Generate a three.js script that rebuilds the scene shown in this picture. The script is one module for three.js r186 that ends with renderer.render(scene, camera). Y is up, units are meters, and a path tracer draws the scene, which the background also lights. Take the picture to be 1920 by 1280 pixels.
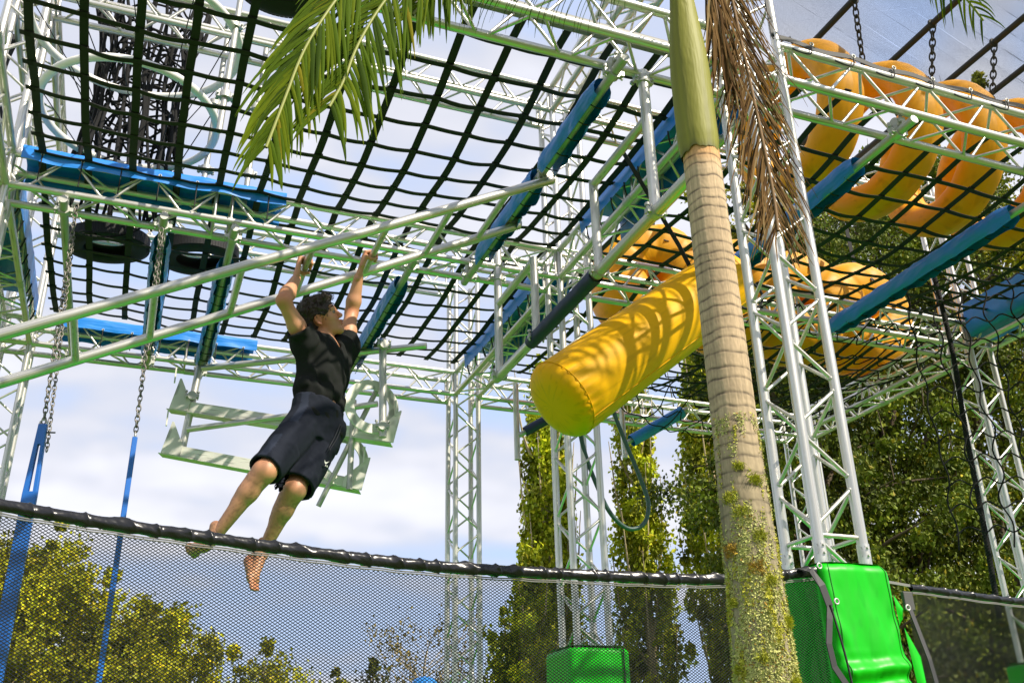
import * as THREE from 'three';
import { ImprovedNoise } from 'three/addons/math/ImprovedNoise.js';
import { MarchingCubes } from 'three/addons/objects/MarchingCubes.js';
import { RoundedBoxGeometry } from 'three/addons/geometries/RoundedBoxGeometry.js';
import { mergeGeometries, mergeVertices } from 'three/addons/utils/BufferGeometryUtils.js';

// ---------------------------------------------------------------- camera, sky, sun, exposure
const EYE = 1.5;                                   // eye height above the green matting
const scene = new THREE.Scene();
const camera = new THREE.PerspectiveCamera(38.85, 1920 / 1280, 0.05, 900);
camera.position.set(0, EYE, 0);
camera.up.set(-0.1327, 0.9087, 0.3959);
camera.lookAt(0.33685, EYE + 0.41696, -0.8442);
const renderer = new THREE.WebGLRenderer({ antialias: true });
renderer.setSize(1024, 682);
renderer.toneMapping = THREE.LinearToneMapping;
renderer.toneMappingExposure = 1.42;
renderer.shadowMap.enabled = true;
renderer.shadowMap.type = THREE.PCFSoftShadowMap;

const noise = new ImprovedNoise();
const fbm = (x, y, z, o = 4) => { let s = 0, a = 0.5, f = 1; for (let i = 0; i < o; i++) { s += a * noise.noise(x * f + 3.7 * i, y * f + 1.3 * i, z * f + 9.1); f *= 2.03; a *= 0.5; } return s; };
const clamp = (v, a = 0, b = 1) => Math.min(b, Math.max(a, v));
const smooth = (a, b, v) => { const t = clamp((v - a) / (b - a)); return t * t * (3 - 2 * t); };
const lerp = (a, b, t) => a + (b - a) * t;
let seed = 12345;
const rnd = () => { seed = (seed * 1664525 + 1013904223) % 4294967296; return seed / 4294967296; };
const rr = (a, b) => a + (b - a) * rnd();
const gauss = () => (rnd() + rnd() + rnd() - 1.5) * 1.15;

const SUN = new THREE.Vector3(0.42, 0.74, 0.62).normalize();
{ // thin high cloud over a pale blue sky
  const W = 1024, H = 512, d = new Float32Array(W * H * 4);
  for (let j = 0; j < H; j++) for (let i = 0; i < W; i++) {
    const th = (i + 0.5) / W * 2 * Math.PI - Math.PI, ph = ((j + 0.5) / H - 0.5) * Math.PI;
    const x = Math.cos(ph) * Math.cos(th), y = Math.sin(ph), z = Math.cos(ph) * Math.sin(th);
    const up = clamp(y);
    let r = lerp(0.60, 0.46, Math.pow(up, 0.55)), g = lerp(0.76, 0.61, Math.pow(up, 0.55)), b = lerp(1.04, 0.98, Math.pow(up, 0.6));
    const k = 1 / (up + 0.22);
    const px = x * k, pz = z * k;
    const w1 = fbm(px * 0.9 + 4.2, pz * 0.9 + 1.1, 2.0, 3);
    const n = fbm(px * 1.1 + w1 * 1.2 + 7, pz * 2.1 + w1 * 1.1, 5.5, 6) + 0.42 * fbm(px * 4 + w1 * 3, pz * 10, 1.5, 5);
    const c = smooth(-0.30, 0.20, n + 0.09 - 0.12 * smooth(0.40, 0.10, y)) * 0.96;
    const cb = 0.72 + 0.26 * smooth(-0.12, 0.42, n) - 0.05 * smooth(0.45, 0.9, up);
    r = lerp(r, cb * 0.965, c); g = lerp(g, cb * 0.975, c); b = lerp(b, cb * 1.07, c);
    if (y < 0) { const t = smooth(0, -0.1, y); r = lerp(r, 0.10, t); g = lerp(g, 0.14, t); b = lerp(b, 0.06, t); }
    const o = (j * W + i) * 4, e0 = 0.77; d[o] = r * e0; d[o + 1] = g * e0; d[o + 2] = b * e0; d[o + 3] = 1;
  }
  const sky = new THREE.DataTexture(d, W, H, THREE.RGBAFormat, THREE.FloatType);
  sky.mapping = THREE.EquirectangularReflectionMapping;
  sky.magFilter = THREE.LinearFilter; sky.minFilter = THREE.LinearFilter; sky.wrapS = THREE.RepeatWrapping; sky.needsUpdate = true;
  scene.background = sky; scene.environment = sky;
}
const sun = new THREE.DirectionalLight(new THREE.Color(1.0, 0.91, 0.76), 5.0);
sun.position.copy(SUN).multiplyScalar(40).add(new THREE.Vector3(3, 3, -6));
sun.target.position.set(3, 3, -6);
sun.castShadow = true; sun.shadow.mapSize.set(4096, 4096);
Object.assign(sun.shadow.camera, { left: -16, right: 16, top: 16, bottom: -16, near: 1, far: 120 });
scene.add(sun, sun.target);

// ---------------------------------------------------------------- helpers
const V = (x, y, z) => new THREE.Vector3(x, y + EYE, -z);      // metres right of, above and ahead of the eye
const names = {};
function numbered(n) { names[n] = (names[n] || 0) + 1; return names[n] === 1 ? n : n + '_' + String(names[n] - 1).padStart(3, '0'); }
function tag(o, label, category, group, kind) { o.userData.label = label; if (category) o.userData.category = category; if (group) o.userData.group = group; if (kind) o.userData.kind = kind; return o; }
function thing(name, label, category, pos, group) { const o = new THREE.Group(); o.name = numbered(name); o.position.copy(pos); scene.add(o); return tag(o, label, category, group); }
function add(parent, name, geo, mat, kind) {   // geometry already in the parent's frame
  const m = new THREE.Mesh(geo, mat); m.name = parent === scene ? numbered(name) : name; m.castShadow = m.receiveShadow = true;
  if (kind) m.userData.kind = kind; parent.add(m); return m;
}
function origin(p) { const o = new THREE.Vector3(); while (p && p !== scene) { o.add(p.position); p = p.parent; } return o; }
function put(parent, name, geo, mat, kind) { const o = origin(parent); geo.translate(-o.x, -o.y, -o.z); return add(parent, name, geo, mat, kind); }   // world geometry
const UP = new THREE.Vector3(0, 1, 0);
const UNIT = new THREE.CylinderGeometry(1, 1, 1, 12, 1), UNIT8 = new THREE.CylinderGeometry(1, 1, 1, 8, 1, true), UNIT16 = new THREE.CylinderGeometry(1, 1, 1, 20, 1);
const UBOX = new THREE.BoxGeometry(1, 1, 1);
function rod(parent, name, a, b, r, mat, geo = UNIT) {
  const m = add(parent, name, geo, mat), o = origin(parent), d = b.clone().sub(a), l = d.length();
  m.scale.set(r, l, r); m.quaternion.setFromUnitVectors(UP, d.normalize()); m.position.copy(a).add(b).multiplyScalar(0.5).sub(o); return m;
}
function rodGeo(a, b, r, seg = 8) {
  const d = b.clone().sub(a), g = new THREE.CylinderGeometry(r, r, d.length(), seg, 1);
  g.applyQuaternion(new THREE.Quaternion().setFromUnitVectors(UP, d.clone().normalize())); const c = a.clone().add(b).multiplyScalar(0.5); g.translate(c.x, c.y, c.z); return g;
}
function box(parent, name, c, sx, sy, sz, mat, q) { const m = add(parent, name, UBOX, mat), o = origin(parent); m.scale.set(sx, sy, sz); m.position.copy(c).sub(o); if (q) m.quaternion.copy(q); return m; }
function tube(pts, r, seg = 24, rad = 8, closed = false) { return new THREE.TubeGeometry(new THREE.CatmullRomCurve3(pts, closed, 'centripetal'), seg, r, rad, closed); }
function ribbon(pts, side, w, t) {             // flat webbing with thickness along pts
  const n = pts.length, pos = [], idx = [], uv = [];
  let len = 0;
  for (let i = 0; i < n; i++) {
    const tg = pts[Math.min(n - 1, i + 1)].clone().sub(pts[Math.max(0, i - 1)]).normalize();
    const sd = (typeof side === 'function' ? side(i / (n - 1)) : side).clone(); sd.addScaledVector(tg, -sd.dot(tg)).normalize();
    const nn = new THREE.Vector3().crossVectors(tg, sd).normalize();
    if (i) len += pts[i].distanceTo(pts[i - 1]);
    for (const [a, b] of [[-1, -1], [1, -1], [1, 1], [-1, 1]]) { const p = pts[i].clone().addScaledVector(sd, a * w / 2).addScaledVector(nn, b * t / 2); pos.push(p.x, p.y, p.z); uv.push(a * w / 2, len); }
  }
  for (let i = 0; i < n - 1; i++) for (let k = 0; k < 4; k++) { const a = i * 4 + k, b = i * 4 + (k + 1) % 4, c = a + 4, d = b + 4; idx.push(a, b, d, a, d, c); }
  idx.push(0, 3, 2, 0, 2, 1); const e = (n - 1) * 4; idx.push(e, e + 1, e + 2, e, e + 2, e + 3);
  const g = new THREE.BufferGeometry(); g.setAttribute('position', new THREE.Float32BufferAttribute(pos, 3)); g.setAttribute('uv', new THREE.Float32BufferAttribute(uv, 2)); g.setIndex(idx);
  const f = g.toNonIndexed(); f.computeVertexNormals(); return f;
}
function surface(nu, nv, fn, wrapU = false) {  // grid surface from fn(u, v) -> Vector3
  const pos = [], uv = [], idx = [];
  for (let j = 0; j <= nv; j++) for (let i = 0; i <= nu; i++) { const p = fn(i / nu, j / nv); pos.push(p.x, p.y, p.z); uv.push(i / nu, j / nv); }
  for (let j = 0; j < nv; j++) for (let i = 0; i < nu; i++) { const a = j * (nu + 1) + i, b = a + 1, c = a + nu + 1, d = c + 1; idx.push(a, b, d, a, d, c); }
  let g = new THREE.BufferGeometry(); g.setAttribute('position', new THREE.Float32BufferAttribute(pos, 3)); g.setAttribute('uv', new THREE.Float32BufferAttribute(uv, 2)); g.setIndex(idx);
  g.computeVertexNormals();
  if (wrapU) { const n = g.attributes.normal; for (let j = 0; j <= nv; j++) { const a = j * (nu + 1), b = a + nu, s = new THREE.Vector3(n.getX(a) + n.getX(b), n.getY(a) + n.getY(b), n.getZ(a) + n.getZ(b)).normalize(); n.setXYZ(a, s.x, s.y, s.z); n.setXYZ(b, s.x, s.y, s.z); } }
  return g;
}
function tex(w, h, fn, srgb = false, rep) {     // computed texture; fn(u, v) -> [r, g, b] 0..1
  const d = new Uint8Array(w * h * 4);
  for (let j = 0; j < h; j++) for (let i = 0; i < w; i++) { const c = fn(i / w, j / h), o = (j * w + i) * 4; d[o] = clamp(c[0]) * 255; d[o + 1] = clamp(c[1]) * 255; d[o + 2] = clamp(c[2]) * 255; d[o + 3] = 255; }
  const t = new THREE.DataTexture(d, w, h, THREE.RGBAFormat); t.wrapS = t.wrapT = THREE.RepeatWrapping; t.magFilter = THREE.LinearFilter; t.minFilter = THREE.LinearMipmapLinearFilter; t.generateMipmaps = true;
  if (srgb) t.colorSpace = THREE.SRGBColorSpace; if (rep) t.repeat.set(rep[0], rep[1]); t.needsUpdate = true; return t;
}
const tn = (u, v, f, s) => {                    // tiling noise 0..1
  const a = u * 2 * Math.PI, b = v * 2 * Math.PI, R = f / (2 * Math.PI);
  return 0.5 + 0.5 * (noise.noise(Math.cos(a) * R + s, Math.sin(a) * R + s * 1.7, Math.cos(b) * R + 3.1 * s) + noise.noise(Math.sin(b) * R + 5 + s, Math.cos(a) * R + 1, Math.sin(a) * R + 2 * s)) * 0.8;
};
const lin = (r, g, b) => new THREE.Color().setRGB(r, g, b);
function std(c, rough, metal = 0, extra = {}) { return new THREE.MeshStandardMaterial(Object.assign({ color: Array.isArray(c) ? lin(...c) : c, roughness: rough, metalness: metal, side: THREE.DoubleSide }, extra)); }

// ---------------------------------------------------------------- materials
const aluRough = tex(128, 256, (u, v) => { const a = 0.78 + 0.35 * (tn(u, v, 9, 2) - 0.5) + 0.25 * (tn(u * 2 % 1, v, 40, 5) - 0.5); return [a, a, a]; });
const aluTint = tex(128, 256, (u, v) => { const a = 0.90 + 0.16 * (tn(u, v, 7, 8) - 0.5) - 0.18 * smooth(0.66, 0.85, tn(u, v, 16, 3)); return [a, a * 0.995, a * 0.98]; }, true);
const MAT = {
  alu: std([0.80, 0.79, 0.76], 0.46, 0.72, { roughnessMap: aluRough, map: aluTint }),
  aluDull: std([0.62, 0.62, 0.60], 0.55, 0.75, { map: aluTint }),
  plate: std([0.86, 0.85, 0.81], 0.5, 0.1, { map: aluTint }),
  cast: std([0.50, 0.50, 0.47], 0.5, 0.6),
  white: std([0.74, 0.73, 0.70], 0.45),
  chain: std([0.20, 0.185, 0.165], 0.5, 0.75),
  darkChain: std([0.035, 0.032, 0.028], 0.6, 0.4),
  darkPipe: std([0.030, 0.028, 0.025], 0.55, 0.3),
  web: std([0.010, 0.010, 0.011], 0.8),
  rope: std([0.0055, 0.0055, 0.006], 0.95),
  weld: std([0.58, 0.57, 0.54], 0.6, 0.6),
  cord: std([0.008, 0.008, 0.009], 0.7),
  blue: std([0.010, 0.205, 0.66], 0.40, 0, { bumpMap: tex(256, 256, (u, v) => { const a = tn(u, v, 6, 4) * 0.7 + tn(u, v, 20, 9) * 0.3; return [a, a, a]; }), bumpScale: 0.012 }),
  navy: std([0.006, 0.018, 0.075], 0.5),
  bluePaint: std([0.012, 0.13, 0.52], 0.4),
  black: std([0.010, 0.010, 0.012], 0.27),
  rubber: std([0.012, 0.012, 0.013], 0.75),
  green: new THREE.MeshPhysicalMaterial({ color: lin(0.004, 0.56, 0.004), map: tex(256, 256, (u, v) => { const s = 0.93 + 0.16 * (tn(u, v, 5, 6) - 0.5) - 0.05 * smooth(0.62, 0.82, tn(u, v, 40, 9)); return [s, s, s]; }, true), roughness: 0.42, specularIntensity: 0.55, side: THREE.DoubleSide }),
  darkGreen: std([0.006, 0.19, 0.035], 0.5),
  hose: std([0.035, 0.09, 0.075], 0.45),
  fly: std([0.011, 0.011, 0.012], 0.75),
  deck: std([0.02, 0.02, 0.02], 0.8)
};
// ---------------------------------------------------------------- ground
{
  const g = new THREE.PlaneGeometry(900, 900); g.rotateX(-Math.PI / 2);
  const t = tex(256, 256, (u, v) => { const n = tn(u, v, 8, 3), m = tn(u, v, 40, 7); return [0.20 + 0.14 * n + 0.08 * m, 0.27 + 0.14 * n + 0.1 * m, 0.08 + 0.05 * n]; }, true, [300, 300]);
  const m = add(scene, 'ground', g, std([1, 1, 1], 0.95, 0, { map: t })); m.position.y = -0.25; tag(m, 'grassy ground below the obstacle course', null, null, 'structure');
  const b = new THREE.BoxGeometry(9.6, 0.2, 6.6); const f = add(scene, 'matting_floor', b, std([0.03, 0.56, 0.025], 0.6)); f.position.set(2.9, -0.1, -6.3);
  tag(f, 'bright green padded floor below the frame', null, null, 'structure');
}
// ---------------------------------------------------------------- truss frame
const XL = -1.2, XM = 2.95, XR = 7.1, Z1 = 3.6, Z3 = 6.17, Z4 = 8.78, YF = 3.72, HB = 0.12;
function truss(name, label, cat, A, B, group, far = false, pitch = 0.5) {
  const o = thing(name, label, cat, A, group), d = B.clone().sub(A), L = d.length(); d.normalize();
  const ref = Math.abs(d.y) > 0.9 ? new THREE.Vector3(1, 0, 0) : UP, s = new THREE.Vector3().crossVectors(d, ref).normalize(), u = new THREE.Vector3().crossVectors(s, d).normalize();
  const corner = [[-1, -1], [1, -1], [1, 1], [-1, 1]].map(([a, b]) => s.clone().multiplyScalar(a * HB).addScaledVector(u, b * HB));
  const pt = (k, t) => A.clone().addScaledVector(d, t).add(corner[k % 4]);
  const geos = [];
  const welds = [];
  const bead = p => { const g = new THREE.IcosahedronGeometry(0.0155, 1); g.translate(p.x, p.y, p.z); welds.push(g); };
  const brace = (p, q) => { if (!far) { const d2 = q.clone().sub(p).normalize(); bead(p.clone().addScaledVector(d2, 0.022)); bead(q.clone().addScaledVector(d2, -0.022)); } return far ? geos.push(rodGeo(p, q, 0.0095, 6)) : rod(o, 'brace', p, q, 0.0095, MAT.alu, UNIT8); };
  for (let k = 0; k < 4; k++) rod(o, 'chord', pt(k, 0), pt(k, L), 0.025, MAT.alu, UNIT16);
  const n = Math.max(1, Math.round((L - 0.08) / pitch)), st = (L - 0.1) / n;
  for (let k = 0; k < 4; k++) {
    for (const e of [0.035, L - 0.035]) brace(pt(k, e), pt(k + 1, e));
    for (let i = 0; i < n; i++) {
      const t = 0.05 + i * st, f = k % 2;
      brace(pt(k + f, t + 0.03), pt(k + 1 - f, t + st / 2 - 0.02));
      brace(pt(k + 1 - f, t + st / 2 + 0.02), pt(k + f, t + st - 0.03));
    }
  }
  if (!far && L > 1.5 && Math.abs(d.y) < 0.5) for (const t0 of [L * 0.5]) for (let k = 0; k < 4; k++) {     // joint between two lengths of truss
    for (const s2 of [-0.055, 0.055]) brace(pt(k, t0 + s2), pt(k + 1, t0 + s2));
    rod(o, 'joint_collar', pt(k, t0 - 0.05), pt(k, t0 + 0.05), 0.0285, MAT.cast, UNIT);
  }
  if (!far) put(o, 'weld_beads', mergeGeometries(welds), MAT.weld, 'stuff');
  if (far) put(o, 'bracing', mergeGeometries(geos), MAT.alu, 'stuff');
  return o;
}
const BG = 'box truss beams of the climbing frame', CG = 'box truss columns of the climbing frame';
const e = 0.12;
const beam = (label, a, b, far) => truss('truss_beam', label, 'truss beam', a, b, BG, far);
{
  const o = beam('nearest silver truss beam behind the hanging green palm fronds', V(XL + e, YF, Z1), V(XM - e, YF, Z1));
  rod(o, 'foam_sleeve', V(1.15, YF + 0.12, Z1 + 0.12), V(2.78, YF + 0.12, Z1 + 0.12), 0.044, std([0.20, 0.20, 0.19], 0.6, 0.3), UNIT16);
}
beam('silver truss beam under the grey safety mesh, crossing the orange rings', V(XM + e, YF, Z1), V(XR + 1.2, YF, Z1));
beam('silver truss beam carrying the upper blue tarpaulin pad above the person', V(XL + e - 1.2, YF, Z3), V(XM - e, YF, Z3));
beam('silver truss beam behind the yellow punch bag and the palm trunk', V(XM + e, YF, Z3), V(XR - e, YF, Z3));
beam('far silver truss beam carrying the lower blue tarpaulin pad', V(XL + e - 1.2, YF, Z4), V(XM - e, YF, Z4));
beam('far silver truss beam just above the poplar tops', V(XM + e, YF, Z4), V(XR - e, YF, Z4));
beam('silver truss beam under a blue cover beside the palm crownshaft', V(XM, YF, Z1 + e), V(XM, YF, Z3 - e));
beam('silver truss beam under a blue cover running back to the slim far column', V(XM, YF, Z3 + e), V(XM, YF, Z4 - e));
beam('silver truss beam under the blue block pad behind black rope netting', V(XR, YF, Z1 + e), V(XR, YF, Z3 - e));
beam('silver truss beam in front of the dark trees, laced with black cord', V(XR, YF, Z3 + e), V(XR, YF, Z4 - e));
beam('silver truss beam with a steep blue cover at the frame edge beside the tyres', V(XL, YF, Z3 + e), V(XL, YF, Z4 - e));
beam('silver truss beam at the frame edge beside the rope tunnel', V(XL, YF, Z1 + e), V(XL, YF, Z3 - e));
const Y2 = 5.33, GND = -EYE;
const column = (label, x, z, top, far) => truss('truss_column', label, 'truss column', V(x, GND, z), V(x, top, z), CG, far);
{
  const o = column('nearest silver truss column standing out of the large bright green pad', XM, Z1, Y2 + 0.12);
  const k = [[-1, -1], [1, -1], [1, 1], [-1, 1]];
  k.forEach(([a, b], i) => { const [c, d] = k[(i + 1) % 4]; rod(o, 'joint_bar', V(XM + a * HB, 0.985, Z1 + b * HB), V(XM + c * HB, 0.985, Z1 + d * HB), 0.011, MAT.alu, UNIT8); rod(o, 'joint_collar', V(XM + a * HB, 0.80, Z1 + b * HB), V(XM + a * HB, 0.955, Z1 + b * HB), 0.0285, MAT.alu, UNIT16); for (const y of [0.90, 0.935]) { const p = add(o, 'pin', new THREE.CylinderGeometry(0.006, 0.006, 0.072, 8), MAT.cast); p.rotation.x = Math.PI / 2; p.position.copy(V(XM + a * HB, y, Z1 + b * HB)).sub(o.position); } });
}
column('silver truss column behind the yellow bag, with the green pad seen through netting', XM, Z3, Y2 + 0.12);
column('slim far silver truss column standing against open sky', XM, Z4, 4.95);
column('silver truss column beside the dark trees, behind black rope netting', XR, Z3, Y2 + 0.12);
column('silver truss column half hidden behind the nearest column', XR, Z4, YF + 0.12, true);
column('silver truss column at the frame edge behind the two ladder rails', XL, Z4, Y2 + 0.12, true);
column('tall silver truss column beside the upper blue tarpaulin pad', XL, Z3, Y2 + 0.3, true);
// upper storey
beam('upper storey truss beam behind the black rope tunnel', V(XL + e, Y2, Z3), V(XM - e, Y2, Z3), true);
beam('upper storey truss beam with yellow light above the blue sleeve', V(XM + e, Y2, Z3), V(XR - e, Y2, Z3), true);
beam('upper storey truss beam running towards the palm crown', V(XM, Y2, Z1 + e), V(XM, Y2, Z3 - e), true);
beam('pale upper storey truss beam far behind the person', V(XL + e, 4.95, Z4), V(XM - e, 4.95, Z4), true);
beam('upper storey truss beam above the far orange rings', V(XM + e, Y2, Z4), V(XR - e, Y2, Z4), true);
beam('upper storey truss beam at the frame edge', V(XL, Y2, Z3 + e), V(XL, Y2, Z4 - e), true);
{ // upper storey pipes the orange rings hang from
  let k = 0;
  const lab = ['closest to the dead palm frond', 'second from the dead palm frond', 'third from the dead palm frond', 'furthest from the palm trunk'];
  for (const x of [4.75, 5.54, 6.2, 6.7]) { const p = thing('scaffold_pipe', 'dark scaffold pipe above the safety mesh, ' + lab[k++], 'scaffold pipe', V(x, 5.6, 3.2), 'dark pipes above the safety mesh'); rod(p, 'pipe', V(x, 5.6, 3.2), V(x, 5.6, 6.4), 0.027, MAT.darkPipe, UNIT16); 
    const c = add(p, 'clamp', new THREE.TorusGeometry(0.032, 0.012, 8, 16), MAT.darkChain); c.position.set(0, 0, -1.22); }
}
{ // dark cloth hanging behind the frame edge
  const o = thing('cloth_banner', 'dark cloth banner hanging behind the truss column at the frame edge', 'banner', V(-1.5, 3.9, 6.6));
  put(o, 'cloth', surface(20, 20, (u, v) => V(-1.62 + 0.30 * u + 0.03 * Math.sin(v * 9 + u * 4), 3.75 + v * 1.5, 6.9 - 0.3 * u + 0.04 * Math.sin(u * 14))), std([0.012, 0.014, 0.018], 0.8));
}
// ---------------------------------------------------------------- blue covers
function tarp(parent, name, A, B, prof, seed2, ruffle = 0.008) {    // profile [right, up] swept from A to B with wrinkles
  const d = B.clone().sub(A), L = d.length(); d.normalize(); const s = new THREE.Vector3().crossVectors(d, UP).normalize();
  const acc = [0]; for (let i = 1; i < prof.length; i++) acc.push(acc[i - 1] + Math.hypot(prof[i][0] - prof[i - 1][0], prof[i][1] - prof[i - 1][1]));
  const T = acc[acc.length - 1];
  const g = surface(28, Math.round(L * 26), (u, v) => {
    let i = 1; while (i < prof.length - 1 && acc[i] < u * T) i++;
    const t = (u * T - acc[i - 1]) / (acc[i] - acc[i - 1]);
    const a = lerp(prof[i - 1][0], prof[i][0], t), b = lerp(prof[i - 1][1], prof[i][1], t);
    const w = fbm(v * L * 5 + seed2, u * 3, seed2, 3) * ruffle * 2 + (u < 0.06 || u > 0.94 ? Math.sin(v * L * 15 + seed2) * ruffle * 0.5 : 0);
    return A.clone().addScaledVector(d, v * L).addScaledVector(s, a + w).addScaledVector(UP, b + w * 0.8);
  });
  return put(parent, name, g, MAT.blue);
}
function lace(parent, A, B, n, drop, off) {      // hook and bungee pairs along an edge
  for (let i = 0; i < n; i++) {
    const p = A.clone().lerp(B, (i + 0.5) / n), q = p.clone().addScaledVector(UP, -drop).add(off);
    put(parent, 'bungee', tube([p, p.clone().lerp(q, 0.5).addScaledVector(off, 0.25), q], 0.0045, 6, 5), MAT.cord);
    const r = add(parent, 'eyelet', new THREE.TorusGeometry(0.009, 0.003, 5, 10), MAT.cast); r.position.copy(p).sub(origin(parent));
  }
}
const CV = 'blue covers over the truss beams';
{
  // front flap, over the top chords, down the back
  let a = V(-1.02, YF, Z3), b = V(0.69, YF, Z3), t = thing('truss_cover', 'bright blue tarpaulin pad laced on the truss above the two tyres', 'tarpaulin cover', a, CV);
  tarp(t, 'sheet', a, b, [[0.172, 0.055], [0.168, 0.165], [0.10, 0.19], [-0.12, 0.19], [-0.165, 0.15], [-0.17, 0.06]], 1.3);
  lace(t, a.clone().add(new THREE.Vector3(0, 0.115, 0.172)), b.clone().add(new THREE.Vector3(0, 0.115, 0.172)), 7, 0.20, new THREE.Vector3(0, 0, 0.0));
  a = V(-0.88, YF, Z4); b = V(0.84, YF, Z4); t = thing('truss_cover', 'bright blue tarpaulin pad on the far truss behind the hanging chains', 'tarpaulin cover', a, CV);
  tarp(t, 'sheet', a, b, [[0.17, 0.06], [0.17, 0.165], [0.10, 0.19], [-0.12, 0.19], [-0.165, 0.15], [-0.17, 0.06]], 4.3);
  lace(t, a.clone().add(new THREE.Vector3(0, 0.07, 0.175)), b.clone().add(new THREE.Vector3(0, 0.07, 0.175)), 7, 0.17, new THREE.Vector3());
  const U = [[-0.165, -0.02], [-0.17, 0.15], [-0.11, 0.18], [0.11, 0.18], [0.17, 0.15], [0.165, -0.02]];
  for (const [x, z0, z1, lb, sd] of [[XM, 3.95, 5.55, 'dark blue cover inside the truss beside the palm crownshaft', 2], [XM, 6.5, 8.25, 'dark blue cover inside the truss left of the yellow bag', 6], [XL, 6.35, 8.3, 'dark blue cover on the truss at the frame edge', 9]]) {
    a = V(x, YF, z0); b = V(x, YF, z1); t = thing('truss_cover', lb.replace('left of', 'behind'), 'tarpaulin cover', a, CV); tarp(t, 'sheet', a, b, U, sd, 0.005);
    for (let i = 0; i < 8; i++) { const z = lerp(z0 + 0.1, z1 - 0.1, i / 7); for (const s of [-1, 1]) put(t, 'bungee', tube([V(x + s * 0.168, YF - 0.01, z), V(x + s * 0.15, YF - 0.07, z + 0.02), V(x + s * 0.125, YF - 0.115, z + 0.03)], 0.006, 8, 6), MAT.cord); }
  }
  a = V(XR, YF, 4.75); b = V(XR, YF, 5.98); t = thing('truss_cover', 'blue block pad on the truss behind black rope netting', 'tarpaulin cover', a, CV);
  tarp(t, 'sheet', a, b, [[-0.18, 0.27], [-0.19, 0.0], [-0.165, -0.05], [0.15, -0.05], [0.18, 0.27], [-0.18, 0.27]], 3, 0.006);
}
// ---------------------------------------------------------------- cargo nets of black webbing
const NY = 3.85;
function cargoNet(label, x0, x1, z0, z1, xs, zs, sag, sd) {
  const o = thing('cargo_net', label, 'cargo net', V(x0, NY, z0), 'black webbing cargo nets under the sky');
  const Y = (x, z) => NY - sag * 4 * clamp((z - z0) / (z1 - z0)) * (1 - clamp((z - z0) / (z1 - z0))) * (0.45 + 0.55 * Math.sin(Math.PI * clamp((x - x0) / (x1 - x0)))) + 0.04 * noise.noise(x * 1.3 + sd, z * 1.3, sd);
  xs.forEach((x, i) => {
    const pts = []; const d = 0.012 * noise.noise(i * 1.7, sd, 3);
    for (let k = 0; k <= 24; k++) { const z = lerp(z0 - 0.27, z1 + 0.03, k / 24); pts.push(V(x + d + 0.015 * noise.noise(z * 1.2, i * 2.1, sd), Y(x, z), z)); }
    put(o, 'strap', ribbon(pts, new THREE.Vector3(1, 0, 0.0), 0.047, 0.004), MAT.web);
  });
  zs.forEach((z, i) => {
    const pts = [], N = 72;
    for (let k = 0; k <= N; k++) {
      const x = lerp(x0, x1, k / N); let rip = 0;
      for (let q = 0; q < xs.length - 1; q++) if (x > xs[q] && x < xs[q + 1]) { const t = (x - xs[q]) / (xs[q + 1] - xs[q]); rip = Math.sin(Math.PI * t) * (0.010 + 0.018 * noise.noise(q * 1.37, i * 2.13, sd)); }
      pts.push(V(x, Y(x, z) - 0.005 - rip, z + 0.02 * noise.noise(x * 1.1, i * 3.3, sd + 5)));
    }
    put(o, 'strap', ribbon(pts, new THREE.Vector3(0, 0, 1), 0.037, 0.004), MAT.web);
  });
  const st = [];
  xs.forEach(x => zs.forEach(z => { const g = new THREE.BoxGeometry(0.050, 0.010, 0.040 + 0.006 * noise.noise(x * 9, z * 9, 1)), p = V(x, Y(x, z), z); g.rotateY(0.12 * noise.noise(x * 7, z * 7, 5)); g.translate(p.x, p.y - 0.003, p.z); st.push(g); }));
  put(o, 'stitching', mergeGeometries(st), MAT.rope, 'stuff');
  return o;
}
const seq = (a, d, n) => Array.from({ length: n }, (_, i) => a + d * i);
cargoNet('black webbing cargo net above the person, between the two nearest beams', -0.95, 2.78, 3.97, 6.02, seq(-0.9, 0.28, 14), seq(3.99, 0.25, 9), 0.13, 1.1);
cargoNet('black webbing cargo net carrying the two tyres, behind the person', -0.95, 2.78, 6.36, 8.47, seq(-0.9, 0.28, 14), seq(6.38, 0.255, 9), 0.10, 4.4);
cargoNet('black webbing cargo net carrying the near row of orange rings', 3.12, 6.95, 3.95, 6.02, seq(3.15, 0.30, 13), seq(3.98, 0.25, 9), 0.10, 7.7);
cargoNet('black webbing cargo net below the far orange rings', 3.12, 6.95, 6.36, 8.47, seq(3.15, 0.30, 13), seq(6.38, 0.255, 9), 0.16, 2.7);
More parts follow.
